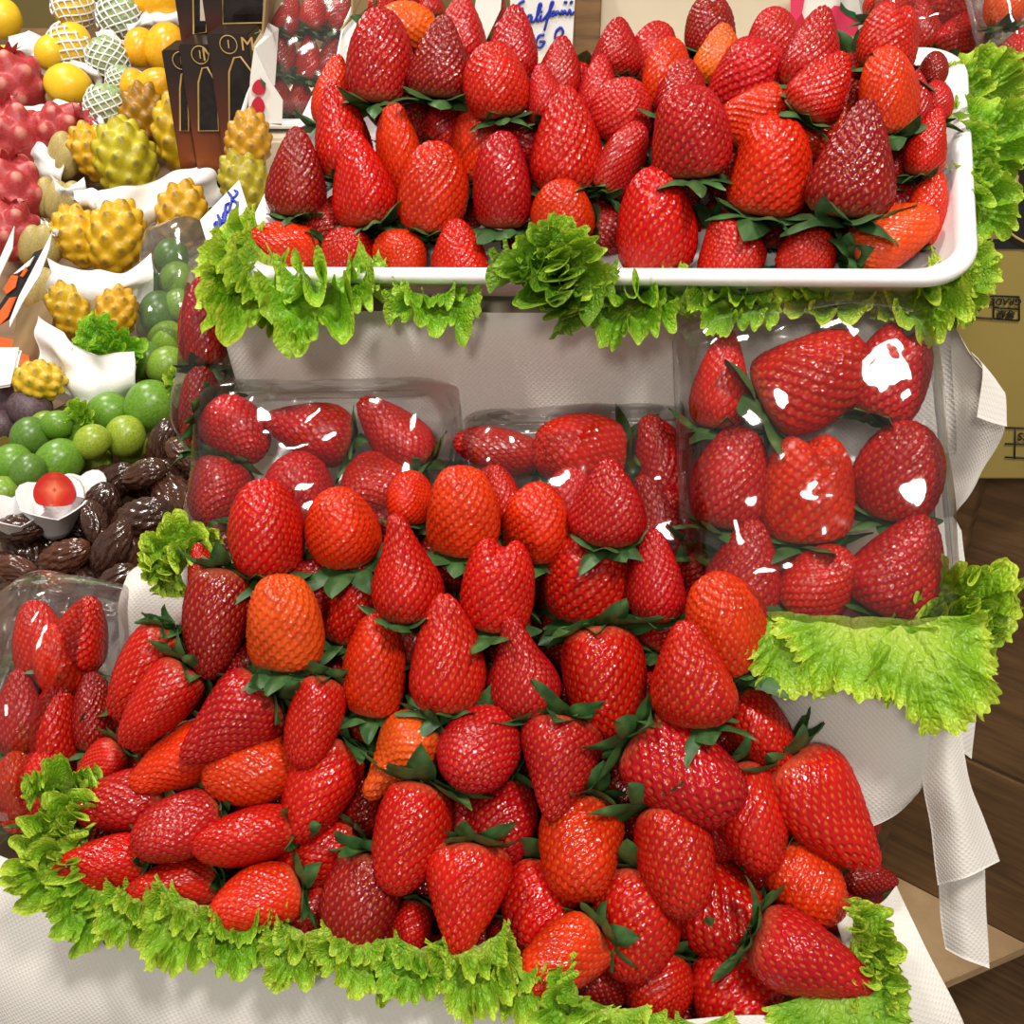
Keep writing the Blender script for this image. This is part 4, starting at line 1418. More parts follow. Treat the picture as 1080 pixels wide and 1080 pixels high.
# red dragon fruit
for px, py, w, ang, lab in [(16, 92, 56, 350, 'topmost at the left edge, in a tissue'), (20, 146, 56, 340, 'second from top at left edge'), (62, 140, 50, 60, 'round one right of the second'), (16, 204, 58, 350, 'third from top at left edge'), (12, 246, 50, 10, 'lowest, behind the printed price cards')]:
    put_fruit('dragon', px, py, CPL.d(px, py, 0.05), w, ang, 15, 'dragon_fruit', f'red dragon fruit, {lab}', 'dragon fruit', 'red dragon fruit')
# olive-beige oval fruit
for k, (px, py, w, ang, lab) in enumerate([(64, 160, 34, 15, 'left of the top three'), (72, 168, 34, 20, 'middle of the top three'), (82, 162, 34, 25, 'right of the top three'), (48, 208, 34, 10, 'left of the second three'), (60, 212, 34, 20, 'middle of the second three'), (74, 212, 34, 20, 'right of the second three'), (32, 258, 34, 20, 'left of the third three'), (44, 258, 36, 25, 'middle of the third three'), (56, 258, 36, 25, 'right of the third three'), (42, 306, 40, 25, 'left of the lowest pair'), (54, 306, 40, 25, 'right of the lowest pair')]):
    put_fruit('beige', px, py, CPL.d(px, py, 0.045), w * 1.05, ang, 15, 'oval_fruit', f'olive beige oval fruit, {lab} beside the dragon fruit', 'fruit', 'olive beige oval fruit')
# yellow fruit in foam nets, green fruit in foam nets, mangoes
for px, py, w, ang, lab, net in [(78, 8, 42, 30, 'at the very top in a foam net', True), (74, 50, 46, 30, 'in a foam net above the bare one', True), (54, 56, 34, 200, 'squeezed left of the netted one', False), (72, 90, 44, 280, 'bare one with a nipple end', False), (4, 20, 36, 20, 'at the top left edge', False), (6, 64, 30, 60, 'at the left edge above red dragon fruit', False)]:
    put_fruit('lemon', px, py, CPL.d(px, py, 0.06), w, ang, 10, 'yellow_fruit', f'yellow melon-like fruit, {lab}', 'fruit', 'yellow fruit at top left', net=net)
for px, py, w, ang, lab in [(126, 18, 44, 20, 'topmost'), (114, 62, 42, 340, 'middle'), (112, 112, 42, 20, 'lowest'), (128, 86, 30, 20, 'small one between middle and lowest')]:
    put_fruit('atemoya', px, py, CPL.d(px, py, 0.06), w, ang, 15, 'green_atemoya', f'green bumpy fruit in a white foam net, {lab} one', 'fruit', 'netted green bumpy fruit', net=True)
for px, py, w, ang, lg, lab in [(168, 4, 50, 75, 1.2, 'topmost, cut by the picture top'), (148, 50, 36, 10, 1.15, 'left of the middle pair'), (174, 50, 46, 20, 1.1, 'right of the middle pair'), (140, 90, 30, 10, 1, 'left of the lowest pair'), (166, 92, 44, 80, 1.05, 'right of the lowest pair')]:
    put_fruit('mango', px, py, CPL.d(px, py, 0.07), w, ang, 12, 'mango', f'shiny orange mango beside the date boxes, {lab}', 'mango', 'orange mangoes')

# tissue papers round the fruit: crumpled cups standing on the counter
TIS = [([(0, 112), (40, 108), (80, 118), (104, 132)], 34, 0.035, 'below the topmost red dragon fruit'), ([(0, 158), (30, 152), (52, 160), (66, 172)], 34, 0.03, 'below the second red dragon fruit'), ([(-4, 224), (20, 222), (36, 226), (50, 232)], 24, 0.03, 'below the third red dragon fruit'),
       ([(100, 206), (150, 196), (205, 176), (240, 164)], 46, 0.075, 'under the top cup of yellow dragon fruit'), ([(48, 272), (90, 286), (130, 284), (160, 272)], 52, 0.07, 'under the second cup of yellow dragon fruit'), ([(40, 336), (66, 352), (100, 374), (142, 372)], 62, 0.06, 'under the lowest cup, above the green fruit'),
       ([(8, 40), (30, 34), (44, 40), (54, 56)], 40, 0.05, 'at the top left edge'), ([(52, 104), (80, 106), (98, 112), (112, 124)], 26, 0.05, 'below the bare yellow fruit'), ([(58, 72), (74, 66), (90, 66), (104, 72)], 16, 0.05, 'between the two yellow fruit'), ([(134, 26), (155, 14), (175, 12), (190, 10)], 20, 0.06, 'below the topmost mango'), ([(136, 74), (152, 72), (170, 76), (186, 74)], 12, 0.06, 'between the mango pairs'),
       ([(52, 186), (64, 190), (76, 194), (90, 192)], 16, 0.06, 'below the top three beige fruit'), ([(46, 232), (58, 236), (70, 234), (84, 228)], 18, 0.06, 'below the second three beige fruit'), ([(80, 204), (92, 202), (102, 206), (112, 212)], 22, 0.07, 'folded piece left of the greenish dragon fruit'), ([(100, 30), (112, 34), (126, 40), (146, 40)], 14, 0.07, 'below the topmost netted fruit')]
for k, (pts, drop, h, lab) in enumerate(TIS):
    rows = []
    for j, t in enumerate((0, 0.35, 0.7, 1.0)):
        r = []
        for i, (x, y) in enumerate(pts):
            dd = CPL.d(x, y, h) - (0.06 if 'red dragon' in lab else 0.035)
            wob = 0.008 * math.sin(3.1 * i + 2.3 * j + k)
            r.append(W(x + 2 * math.sin(i * 2 + j), y + drop * t + 3 * math.sin(2.2 * i + k), dd + 0.010 * j + wob + (0.02 if j == 0 else 0)))
        rows.append(r)
    sheet('tissue_paper', rows, f'crumpled white tissue paper {lab}', 'tissue paper', 'tissue', wr=0.005, seed=60 + k, nu=36, nv=24, fr=22, thick=0.0008)
lettuce(118, 378, CPL.d(118, 378, 0.05), 10, 44, 60, 10, 'bright lettuce leaf between the lowest cup and the mango pack', 3, tint=(0.7, 1, 0.6))
lettuce(84, 446, CPL.d(84, 446, 0.04), 20, 26, 34, 10, 'small lettuce leaf behind the green fruit', 1, tint=(0.9, 1, 0.8))
lettuce(196, 412, CPL.d(196, 412, 0.05), 320, 24, 34, 10, 'small lettuce leaf right of the big green fruit', 2, tint=(1, 1, 0.9))
lettuce(6, 712, 0.76, 40, 26, 40, 10, 'scrap of lettuce between the dates and the bulging pack', 2)

# pack of green fruit in clear plastic
e, pl = pack('fruit_pack', W(162, 392, 1.10), W(226, 374, 1.09), W(140, 272, 1.19), 0.05, 'clear plastic pack of dark green fruit, left of the white tray', 9, film='film_hazy')
e['category'] = 'fruit pack'
for px, py, w, t, lab in [(180, 272, 34, 'd', 'topmost'), (187, 296, 34, 'l', 'middle right'), (156, 302, 28, 'd', 'middle left'), (168, 330, 40, 'd', 'lower left'), (188, 322, 30, 'l', 'lower right')]:
    put_fruit('green', px, py, pl.d(px, py, 0.022), w * 1.15, 20, 10, 'green_fruit', f'{GN[t]} fruit inside the clear pack, {lab}', 'fruit', 'green fruit in the clear pack', tint=(0.4, 0.55, 0.6) if t == 'd' else (0.9, 1, 0.8))

# white egg-carton cup with a halved strawberry
def cup_mesh():
    V = []
    n = 24
    rings = [(0.22, -0.5), (0.3, -0.35), (0.5, 0.1), (0.53, 0.12), (0.48, 0.10), (0.28, -0.3), (0.18, -0.42)]
    for r, z in rings:
        for k in range(n):
            a = 2 * math.pi * k / n
            q = 1 + 0.16 * abs(math.cos(2 * a)) * (1 if r > 0.4 else 0.4)
            V.append((r * q * math.cos(a), r * q * math.sin(a), z + (0.16 * abs(math.cos(2 * a)) if r > 0.4 else 0)))
    f = grid_faces(len(rings), n, True)
    f.append(tuple(range(n))[::-1])
    f.append(tuple((len(rings) - 1) * n + i for i in range(n)))
    return mesh_np('foam_cup', V, f, M['foam'])


cm = cup_mesh()
for px, py, w, lab in [(56, 536, 62, 'holding the halved strawberry above the dates'), (90, 518, 42, 'empty, right of the one with the halved strawberry'), (18, 545, 52, 'leftmost, behind the dates')]:
    d = CPL.d(px, py, 0.03) - 0.02
    o = link('foam_cup', cm)
    o.location = W(px, py, d)
    o.rotation_mode = 'QUATERNION'
    o.rotation_quaternion = axis_dir(10, 35).to_track_quat('Z', 'Y')
    o.scale = (w * d / F,) * 3
    tag(o, f'small white foam cup, {lab}', 'cup', 'white foam cups')


def half_mesh():
    pr = profile(BLUNT, 30)
    V, Fc, fm = [], [], []
    nu = 24
    for r, z in pr:
        for k in range(nu):
            a = math.pi * k / (nu - 1)
            V.append((r * math.cos(a), -r * math.sin(a), z))
    Fc = grid_faces(30, nu)
    fm = [0] * len(Fc)
    o = len(V)
    m = 9
    for i, (r, z) in enumerate(pr):
        for k in range(m):
            s = k / (m - 1) * 2 - 1
            V.append((r * s, 0.03 * (math.exp(-(s / 0.3) ** 2)) * (-1 if 5 < i < 22 else 0), z))
    for q in grid_faces(30, m):
        Fc.append(tuple(i + o for i in q))
        fm.append(1)
    return V, Fc, fm


t = NT('cut_strawberry_flesh')
tc = t.n('ShaderNodeTexCoord')
sx = t.n('ShaderNodeSeparateXYZ')
t.l(tc.outputs['Object'], sx.inputs[0])
rr = t.math('ADD', t.math('ABSOLUTE', sx.outputs[0]), t.math('MULTIPLY', t.math('ABSOLUTE', t.math('SUBTRACT', sx.outputs[2], 0.48)), 0.7))
t.l(t.ramp(rr, [(0.0, (0.45, 0.02, 0.01, 1)), (0.08, (0.75, 0.2, 0.1, 1)), (0.25, (0.62, 0.06, 0.02, 1)), (0.45, (0.5, 0.015, 0.008, 1))]), t.b.inputs['Base Color'])
t.set(Roughness=0.3)
hv, hf, hm = half_mesh()
d = CPL.d(57, 516, 0.045) - 0.03
e = empty('halved_strawberry', W(57, 534, d), Matrix((-CX, CB, CU)).transposed().to_quaternion())
e.scale = (44 * d / F, 44 * d / F, 36 * d / F)
tag(e, 'halved strawberry with pale cut face in the white foam cup', 'strawberry')
half = link('flesh', mesh_np('flesh', hv, hf, [M['flesh'], t.m], fmat=hm), e)
half.color = (0.6, 0.02, 0.01, 1)

# ------------------------------------------------------------------ date boxes
def px_poly(pts, d, h=0.0):
    return [W(x, y, d - h) for x, y in pts]


def slab_mesh(name, pts, back, mat):
    """a flat shape from world points, with thickness 'back' away from the viewer"""
    bm = bmesh.new()
    n = (pts[1] - pts[0]).cross(pts[2] - pts[0]).normalized()
    if n.dot(CB) < 0:
        n = -n
    a = [bm.verts.new(p) for p in pts]
    b = [bm.verts.new(p - n * back) for p in pts]
    m = len(pts)
    bm.faces.new(a)
    bm.faces.new(b[::-1])
    for i in range(m):
        bm.faces.new((a[i], b[i], b[(i + 1) % m], a[(i + 1) % m]))
    return bm_mesh(name, bm, mat)


def mat_datebox():
    t = NT('dark_sunset_print')
    tc = t.n('ShaderNodeTexCoord')
    sx = t.n('ShaderNodeSeparateXYZ')
    t.l(tc.outputs['Generated'], sx.inputs[0])
    k = t.math('ADD', sx.outputs[2], t.math('MULTIPLY', t.math('SUBTRACT', t.noise(20, 3), 0.5), 0.25))
    t.l(t.ramp(k, [(0.28, (0.012, 0.009, 0.008, 1)), (0.36, (0.25, 0.06, 0.015, 1)), (0.6, (0.1, 0.025, 0.012, 1)), (0.85, (0.028, 0.016, 0.013, 1))]), t.b.inputs['Base Color'])
    t.set(Roughness=0.25)
    return t.m


M['datebox'] = mat_datebox()
M['window'] = plain('dark_box_window', (0.018, 0.012, 0.011, 1), 0.08, 0.5, 60)


def face_frame(px, py, d):
    """local frame of an upright box front facing the viewer: origin at the pixel"""
    return W(px, py, d)


def upright(px, py, d, y0):
    r = ray(px, py)
    k = y0 / r.y
    return Vector((0, 0, CAMZ)) + r * k


def upbox(name, x0, y0, x1, y1, Y, depth, mat, down=0.0):
    """upright box whose front face spans the pixel rectangle in the plane y = Y"""
    a, b = upright(x0, y1, 0, Y), upright(x1, y0, 0, Y)
    c = upright(x1, y1, 0, Y)
    return hexa_mesh(name, box_c(a.x, c.x, Y, Y + depth, min(a.z, c.z) - down, b.z), mat, 0.0015), a, b


DB = [(184, 53, 203, 140, 1.26, 0, 'leftmost, low one'), (202, 47, 234, 140, 1.25, 1, 'second from left, front row'), (232, 36, 274, 140, 1.24, 1, 'third from left, front row'), (195, -30, 224, 70, 1.34, 2, 'upper left'), (223, -30, 290, 70, 1.335, 2, 'upper right')]
for k, (x0, y0, x1, y1, Y, kind, lab) in enumerate(DB):
    me, a, b = upbox('carton', x0, y0, x1, y1, Y, 0.06, M['datebox'], 0.10)
    e = empty('date_box', ((a.x + b.x) / 2, Y, a.z - 0.10))
    tag(e, f'dark printed date box with window, {lab} of the five', 'box', 'dark date boxes')
    o = link('carton', me, e)
    o.matrix_parent_inverse = e.matrix_basis.inverted()

    def pl2(pts, h=0.0015):
        return [upright(x, y, 0, Y - h) for x, y in pts]
    if kind == 2:
        win = [(x0 + 9, -10), (x1 - 6, -10), (x1 - 6, 34), (x0 + 9, 36)] if k == 3 else [(x0 + 12, -10), (x1 - 8, -10), (x1 - 8, 24), (x0 + 12, 25)]
    else:
        cx = x0 + (x1 - x0) * 0.55
        ww = (x1 - x0) * (0.32 if kind else 0.24)
        win = [(cx - ww, 138), (cx - ww, y0 + 40), (cx - ww * 0.6, y0 + 25), (cx - ww * 0.1, y0 + 24), (cx + ww * 0.9, y0 + 42), (cx + ww * 1.1, 138)]
    w_o = link('window', slab_mesh('window', pl2(win), 0.001, M['window']), e)
    w_o.matrix_parent_inverse = e.matrix_basis.inverted()
    ol = pl2(win, 0.002)
    tv, tf = tube_verts(ol, 0.0011, 5, closed=True)
    g = link('gold_outline', mesh_np('gold_outline', tv, tf, M['gold']), e)
    g.matrix_parent_inverse = e.matrix_basis.inverted()
    if kind == 1:
        s = 'ME' if k == 1 else 'M'
        tm = link('lettering', text_mesh('lettering', s, 0.019, M['gold']), e, 'gold capital lettering')
        tm.location = upright(x0 + (23 if k == 1 else 29), y0 + 11, 0, Y - 0.002) - e.location
        tm.rotation_euler = (math.pi / 2, 0, 0)
    if kind != 2:
        cc = upright(x0 + (9 if kind else 7), y0 + 11, 0, Y - 0.002)
        pts = [cc + Vector((math.cos(t * 0.35), 0, math.sin(t * 0.35))) * 0.009 for t in range(18)]
        tv, tf = tube_verts(pts, 0.0006, 4, closed=True)
        g = link('round_emblem', mesh_np('round_emblem', tv, tf, M['gold']), e)
        g.matrix_parent_inverse = e.matrix_basis.inverted()
        tm = link('numeral', text_mesh('numeral', '1', 0.012, M['gold']), e)
        tm.location = cc - e.location
        tm.rotation_euler = (math.pi / 2, 0, 0)
    if k == 3:
        q = [(x0 + 16, -10), (x0 + 28, -10), (x0 + 28, 22), (x0 + 16, 22)]
        g = link('white_label', slab_mesh('white_label', pl2(q, 0.003), 0.0008, M['creamboard']), e)
        g.matrix_parent_inverse = e.matrix_basis.inverted()
    if k == 4:
        tm = link('lettering', text_mesh('lettering', 'Jusoor', 0.014, M['gold']), e, 'gold script lettering')
        tm.location = upright(264, 33, 0, Y - 0.002) - e.location
        tm.rotation_euler = (math.pi / 2, 0, 0)

# ------------------------------------------------------------------ strawberry carton behind the tray, left
o = link('display_box', hexa_mesh('display_box', box_c(-0.232, 0.36, 0.985, 1.4, 0.6, 1.150), M['creamboard'], 0.003))
tag(o, 'pale box behind the white tray, carrying the strawberry carton', 'box')
YC = 1.0
# open carton: white base tray, white side panels with the berry print, brown inner walls
e = empty('strawberry_carton', upright(320, 130, 0, YC))
tag(e, 'open white strawberry carton with red berry print behind the tray at left', 'carton')


def cpart(name, mesh, label=None):
    o = link(name, mesh, e, label)
    o.matrix_parent_inverse = e.matrix_basis.inverted()
    return o


def U(x, y, Y=YC):
    return upright(x, y, 0, Y)


cpart('base_tray', hexa_mesh('base_tray', [U(258, 136), U(400, 136), U(400, 126, 1.12), U(258, 126, 1.12), U(258, 128), U(400, 128), U(400, 118, 1.12), U(258, 118, 1.12)], M['foam'], 0.002))
cpart('front_flap', slab_mesh('front_flap', [U(261, 128), U(297, 132), U(298, 106), U(284, 84), U(268, 50), U(264, 80)], 0.002, M['white']))
cpart('side_panel', slab_mesh('side_panel', [U(270, 50, 1.002), U(290, 90, 1.01), U(294, 30, 1.06), U(283, 24, 1.06)], 0.002, M['white']))
cpart('inner_wall', slab_mesh('inner_wall', [U(268, 50, 1.003), U(278, 36, 1.03), U(282, -20, 1.04), U(298, -20, 1.12), U(296, 60, 1.12), U(283, 24, 1.065)], 0.002, M['card']), 'brown cardboard inner wall')
cpart('right_panel', slab_mesh('right_panel', [U(356, 62, 1.0), U(368, 66, 1.01), U(372, 40, 1.02), U(380, 10, 1.04), U(372, 6, 1.04), U(362, 30, 1.02)], 0.002, M['white']))
cpart('divider_wall', slab_mesh('divider_wall', [U(360, 32, 1.0), U(372, 14, 1.02), U(373, -20, 1.03), U(390, -20, 1.05), U(388, 8, 1.04), U(372, 20, 1.02)], 0.002, M['card']), 'brown cardboard divider')
# a printed pair of berries
for k, (cx, cy, a, b) in enumerate([(273, 92, 7, 8), (272, 111, 7, 9)]):
    pts = [U(cx + a * math.cos(t) * (1 - 0.25 * math.sin(t)), cy - b * math.sin(t), YC - 0.0025) for t in np.linspace(0, 6.283, 20, endpoint=False)]
    cpart('berry_print', slab_mesh('berry_print', pts, 0.0012, M['redprint']))
for k, (pts) in enumerate([[(274, 82), (280, 88), (280, 94), (277, 90)], [(274, 120), (278, 117), (280, 113), (276, 121)]]):
    cpart('leaf_print', slab_mesh('leaf_print', [U(x, y, YC - 0.0035) for x, y in pts], 0.0012, M['greenprint']))
CPK = Plane(U(320, 80, 1.06), (0, -0.9, 0.42))
pack_berries([(304, 16, 32, 44, 20, 5, 'c', 'cone'), (331, 12, 30, 44, 8, 5, 'c', 'cone'), (360, 14, 32, 46, 20, 5, 'c', 'cone'), (299, 56, 30, 48, 3, 5, 'd', 'cone'), (326, 62, 32, 50, 0, 5, 'c', 'cone'), (350, 60, 30, 48, 14, 5, 'd', 'cone'), (296, 100, 24, 46, 350, 5, 'd', 'cone'), (318, 106, 30, 44, 2, 5, 'd', 'cone'), (340, 104, 30, 52, 10, 5, 'd', 'cone')], CPK, 0, 'wrapped carton behind the tray', 'strawberries in the carton', calyx=True)
f = cpart('clear_wrap', film_mesh('clear_wrap', 0.088, 0.145, 0.03, 21, M['film_hazy']))
f.matrix_parent_inverse = Matrix()
_p = CPK.at(334, 128, 0.0)
f.matrix_local = e.matrix_basis.inverted() @ (Matrix.Translation(_p) @ Matrix((CX, Vector((0, 0.42, 0.9)).normalized(), Vector((0, -0.9, 0.42)).normalized())).transposed().to_4x4())
# berries showing over the left end of the tray, in the next carton
CP2 = Plane(U(430, 20, 1.08), (0, -0.9, 0.42))
pack_berries([(405, 4, 34, 36, 20, 5, 'c', 'cone'), (430, 2, 34, 36, 0, 5, 'd', 'cone'), (452, 4, 34, 40, 340, 5, 'c', 'cone'), (520, 16, 34, 60, 10, 5, 'd', 'cone')], CP2, 0, 'next carton behind the tray', 'strawberries in the next carton')
o = link('carton_panel', slab_mesh('carton_panel', [U(496, 40, 1.06), U(512, 44, 1.06), U(528, 10, 1.06), U(530, -14, 1.06), U(504, -14, 1.06)], 0.003, M['white']))
tag(o, 'white carton panel standing left of the handwritten card', 'panel')

# handwritten card above the tray
YK = 1.0
e = empty('price_card', upright(572, 52, 0, YK))
tag(e, 'white card with blue handwriting above the middle of the tray', 'sign')
c = link('card', slab_mesh('card', [upright(x, y, 0, YK) for x, y in ((537, -30), (608, -30), (603, 60), (540, 60))], 0.0012, M['white']), e)
c.matrix_parent_inverse = e.matrix_basis.inverted()


def strokes(lines, to, r, parent, name='handwriting', mat='ink'):
    L = []
    for l in lines:
        P = [Vector(to(x, y)) for x, y in l]
        n = max(2, (len(P) - 1) * 5)
        L.append([cr(P, i * (len(P) - 1) / n) for i in range(n + 1)] if len(P) > 2 else P)
    o = link(name, tubes_mesh(name, L, r, M[mat], 5), parent)
    o.matrix_parent_inverse = parent.matrix_basis.inverted()
    return o


S1 = [[(262, 2), (240, 14), (226, 34), (232, 50), (256, 42)], [(300, 80), (284, 80), (268, 105), (280, 118), (296, 98), (300, 84), (298, 112), (312, 108), (332, 70), (348, 26), (338, 22), (328, 70), (326, 108), (340, 100), (346, 78), (344, 104), (360, 98), (388, 60), (410, 16), (400, 14), (385, 80), (364, 156)],
      [(372, 100), (392, 80), (405, 60), (398, 78), (410, 80), (416, 62), (406, 60), (420, 62), (422, 78), (432, 58), (446, 76), (456, 55), (460, 75), (470, 55), (482, 76), (496, 50), (502, 76), (520, 60)], [(348, 58), (350, 60), (352, 58)],
      [(366, 180), (334, 188), (322, 236), (346, 244), (366, 216), (338, 214)], [(450, 140), (426, 162), (420, 204), (440, 202), (462, 168), (450, 140)], [(466, 8), (474, 14), (480, 6)], [(496, 10), (504, 14), (508, 4)]]
strokes(S1, lambda x, y: upright(500 + x / 4.909, y / 4.909, 0, YK - 0.0012), 0.0011, e)

# cream carton behind the tray
o = link('cream_carton', upbox('cream_carton', 630, -60, 842, 60, 1.12, 0.2, M['creamboard'], 0.06)[0])
tag(o, 'plain cream carton behind the back row of the white tray', 'box')
o = link('dark_divider', upbox('dark_divider', 604, -30, 632, 70, 1.10, 0.02, M['wood'], 0.06)[0])
tag(o, 'dark wooden post between handwritten card and cream carton', 'post')
# pale printed carton at upper right
YP = 1.10
e = empty('printed_carton', upright(880, 40, 0, YP))
tag(e, 'white carton panel with a pink strawberry print at upper right', 'carton')
for nm, pts, h, mt in [('panel', [(842, -20), (918, -20), (925, 20), (912, 70), (842, 70)], 0, 'white'), ('red_edge', [(834, -20), (852, -20), (846, 14), (842, 40), (834, 30)], 0.002, 'pinkprint'), ('red_edge', [(838, 24), (846, 14), (850, 24), (848, 40), (840, 48)], 0.0025, 'redprint'),
                       ('berry_print', [(873, 14), (880, 6), (890, 7), (900, 14), (906, 24), (904, 36), (894, 40), (880, 30), (874, 22)], 0.002, 'pinkprint'), ('leaf_print', [(887, 2), (893, 10), (902, 13), (906, 23), (898, 18), (891, 14), (886, 9)], 0.0032, 'greenprint')]:
    o = link(nm, slab_mesh(nm, [upright(x, y, 0, YP - h) for x, y in pts], 0.0015, M[mt]), e)
    o.matrix_parent_inverse = e.matrix_basis.inverted()
# packs at upper right
e, pl = pack('strawberry_pack', upright(925, 75, 0, 0.96), upright(1043, 75, 0, 0.96), upright(926, -60, 0, 1.10), 0.045, 'film wrapped strawberry pack behind the right end of the tray', 23)
pack_berries([(936, -2, 46, 50, 10, 5, 'r', 'cone'), (1000, 0, 60, 50, 180, 15, 'r', 'round'), (1014, 40, 56, 60, 28, 10, 'c', 'cone'), (974, 30, 40, 60, 350, 10, 'c', 'cone'), (958, -10, 50, 44, 0, 10, 'r', 'round')], pl, 0.012, 'pack behind right tray end', 'strawberries in the upper right pack')
e, pl = pack('strawberry_pack', upright(1046, 96, 0, 0.87), upright(1180, 96, 0, 0.87), upright(1046, -50, 0, 1.0), 0.045, 'film wrapped strawberry pack cut by the right edge, on the olive box', 24)
pack_berries([(1074, 62, 58, 66, 20, 10, 'c', 'cone'), (1060, 4, 40, 50, 0, 10, 'y', 'round'), (1120, 60, 60, 70, 0, 10, 'c', 'cone')], pl, 0.012, 'pack on the olive box', 'strawberries in the right edge pack')

# ------------------------------------------------------------------ olive cardboard box with printing
YB = 0.72
bx0, bz1 = upright(1003, 105, 0, YB).x, upright(1050, 112, 0, YB).z
bz0 = upright(1050, 506, 0, YB).z
e = empty('cardboard_box', (0.6, YB, bz0))
tag(e, 'olive cardboard box with upside down printing at the right edge', 'box')
o = link('carton', hexa_mesh('carton', box_c(bx0, 0.9, YB, YB + 0.16, bz0, bz1), M['oliveboard'], 0.002), e)
o.matrix_parent_inverse = e.matrix_basis.inverted()


def bprint(name, pts, mat, h=0.001, label=None):
    o = link(name, slab_mesh(name, [upright(x, y, 0, YB - h) for x, y in pts], 0.0008, M[mat]), e, label)
    o.matrix_parent_inverse = e.matrix_basis.inverted()


def btext(s, px, py, size, mat='black'):
    o = link('lettering', text_mesh('lettering', s, size, M[mat]), e, 'black upside down lettering')
    o.location = upright(px, py, 0, YB - 0.0012) - e.location
    o.rotation_mode = 'XYZ'
    o.matrix_local = Matrix.Translation(o.location) @ Matrix.Rotation(math.pi / 2, 4, 'X') @ Matrix.Rotation(math.pi, 4, 'Z')


bprint('brown_band', [(1000, 112), (1200, 112), (1200, 252), (1000, 252)], 'card')
bprint('black_line', [(1000, 252), (1200, 256), (1200, 264), (1000, 262)], 'black')
cc = [(1100 + 62 * math.cos(t), 196 + 62 * math.sin(t) * 1.1) for t in np.linspace(0, 6.283, 40, endpoint=False)]
bprint('round_logo', cc, 'black', 0.002, 'black round logo with gold ring')
tv, tf = tube_verts([upright(1100 + 57 * math.cos(t), 196 + 57 * math.sin(t) * 1.1, 0, YB - 0.0022) for t in np.linspace(0, 6.283, 48, endpoint=False)], 0.0011, 4, True)
o = link('gold_ring', mesh_np('gold_ring', tv, tf, M['gold']), e)
o.matrix_parent_inverse = e.matrix_basis.inverted()
og = [(1062 + (16 if k % 2 else 14) * math.cos(t) * 0.9, 200 + (32 if k % 2 else 29) * math.sin(t)) for k, t in enumerate(np.linspace(0, 6.283, 40, endpoint=False))]
bprint('orange_badge', og, 'gold', 0.0026)


def bline(p, q, r=0.0006):
    v, f = tube_verts([upright(*p, 0, YB - 0.0008), upright(*q, 0, YB - 0.0008)], r, 4)
    return v, f


LN = [((1021, 311), (1075, 313)), ((1020, 334), (1075, 338)), ((1021, 311), (1020, 334)), ((1075, 313), (1075, 338)), ((1048, 312), (1048, 336)), ((1048, 324), (1075, 326)),
      ((1024, 291), (1047, 293)), ((1047, 293), (1046, 302)), ((1024, 301), (1046, 302)), ((1060, 451), (1140, 453)), ((1060, 468), (1140, 470)), ((1060, 482), (1140, 486)), ((1071, 451), (1070, 484))]
for lines in (LN[:6], LN[6:9], LN[9:]):
    V, Fc = [], []
    for p, q in lines:
        v, f = bline(p, q)
        Fc += [tuple(i + len(V) for i in t) for t in f]
        V += v
    o = link('printed_table', mesh_np('printed_table', V, Fc, M['black']), e)
    o.matrix_parent_inverse = e.matrix_basis.inverted()
btext('Produ', 1034, 296, 0.0072)
btext('GRADE', 1061, 318, 0.0066)
btext('A', 1034, 323, 0.0085)
btext('等級', 1061, 331, 0.0066)
btext('PCS', 1084, 460, 0.009)

# ------------------------------------------------------------------ wooden shelf at right
A1, A2 = W(948, 925, 1.153), W(1080, 994, 1.087)
dr = (A2 - A1)
dr.z = 0
dr.normalize()
nn = Vector((-dr.y, dr.x, 0))
zt = bz0 - 0.003
P0, P1 = A1 - dr * 0.08, A1 + dr * 0.9
e = empty('wooden_crate', (A1.x, A1.y, 0.43))
tag(e, 'brown wooden crate under the olive box, right of the paper strips', 'crate')


def wpart(name, mesh):
    o = link(name, mesh, e)
    o.matrix_parent_inverse = e.matrix_basis.inverted()


def wall_piece(name, s0, s1, z0, z1, th, mat, off=0.0):
    a, b = A1 + dr * s0 - nn * off, A1 + dr * s1 - nn * off
    c, d2 = b + nn * th, a + nn * th
    wpart(name, hexa_mesh(name, [Vector((p.x, p.y, z)) for z in (z0, z1) for p in (a, b, c, d2)], mat, 0.001))


wall_piece('side_board', -0.1, 0.9, 0.45, 0.64, 0.012, M['wood'])
wall_piece('side_board', -0.1, 0.9, 0.645, zt - 0.012, 0.012, M['wood'])
wall_piece('corner_post', -0.11, -0.02, 0.44, zt - 0.012, 0.02, M['wood'], 0.02)
wall_piece('top_board', -0.11, 0.9, zt - 0.012, zt, 0.4, M['wood'], 0.012)
wpart('shelf_board', hexa_mesh('shelf_board', [Vector((p.x, p.y, z)) for z in (0.435, 0.45) for p in (W(995, 1035, 1.05), W(1085, 996, 1.084), A2 + nn * 0.0, A1 - dr * 0.05)], M['woodlight'], 0.001))
wall_piece('lower_board', -0.1, 0.9, 0.0, 0.43, 0.012, M['wood'], -0.02)
o = link('knot', slab_mesh('knot', [W(1037 + 3 * math.cos(t), 570 + 160 + 3 * math.sin(t), 0.93) for t in np.linspace(0, 6.28, 10, endpoint=False)], 0.001, M['black'])) if False else None

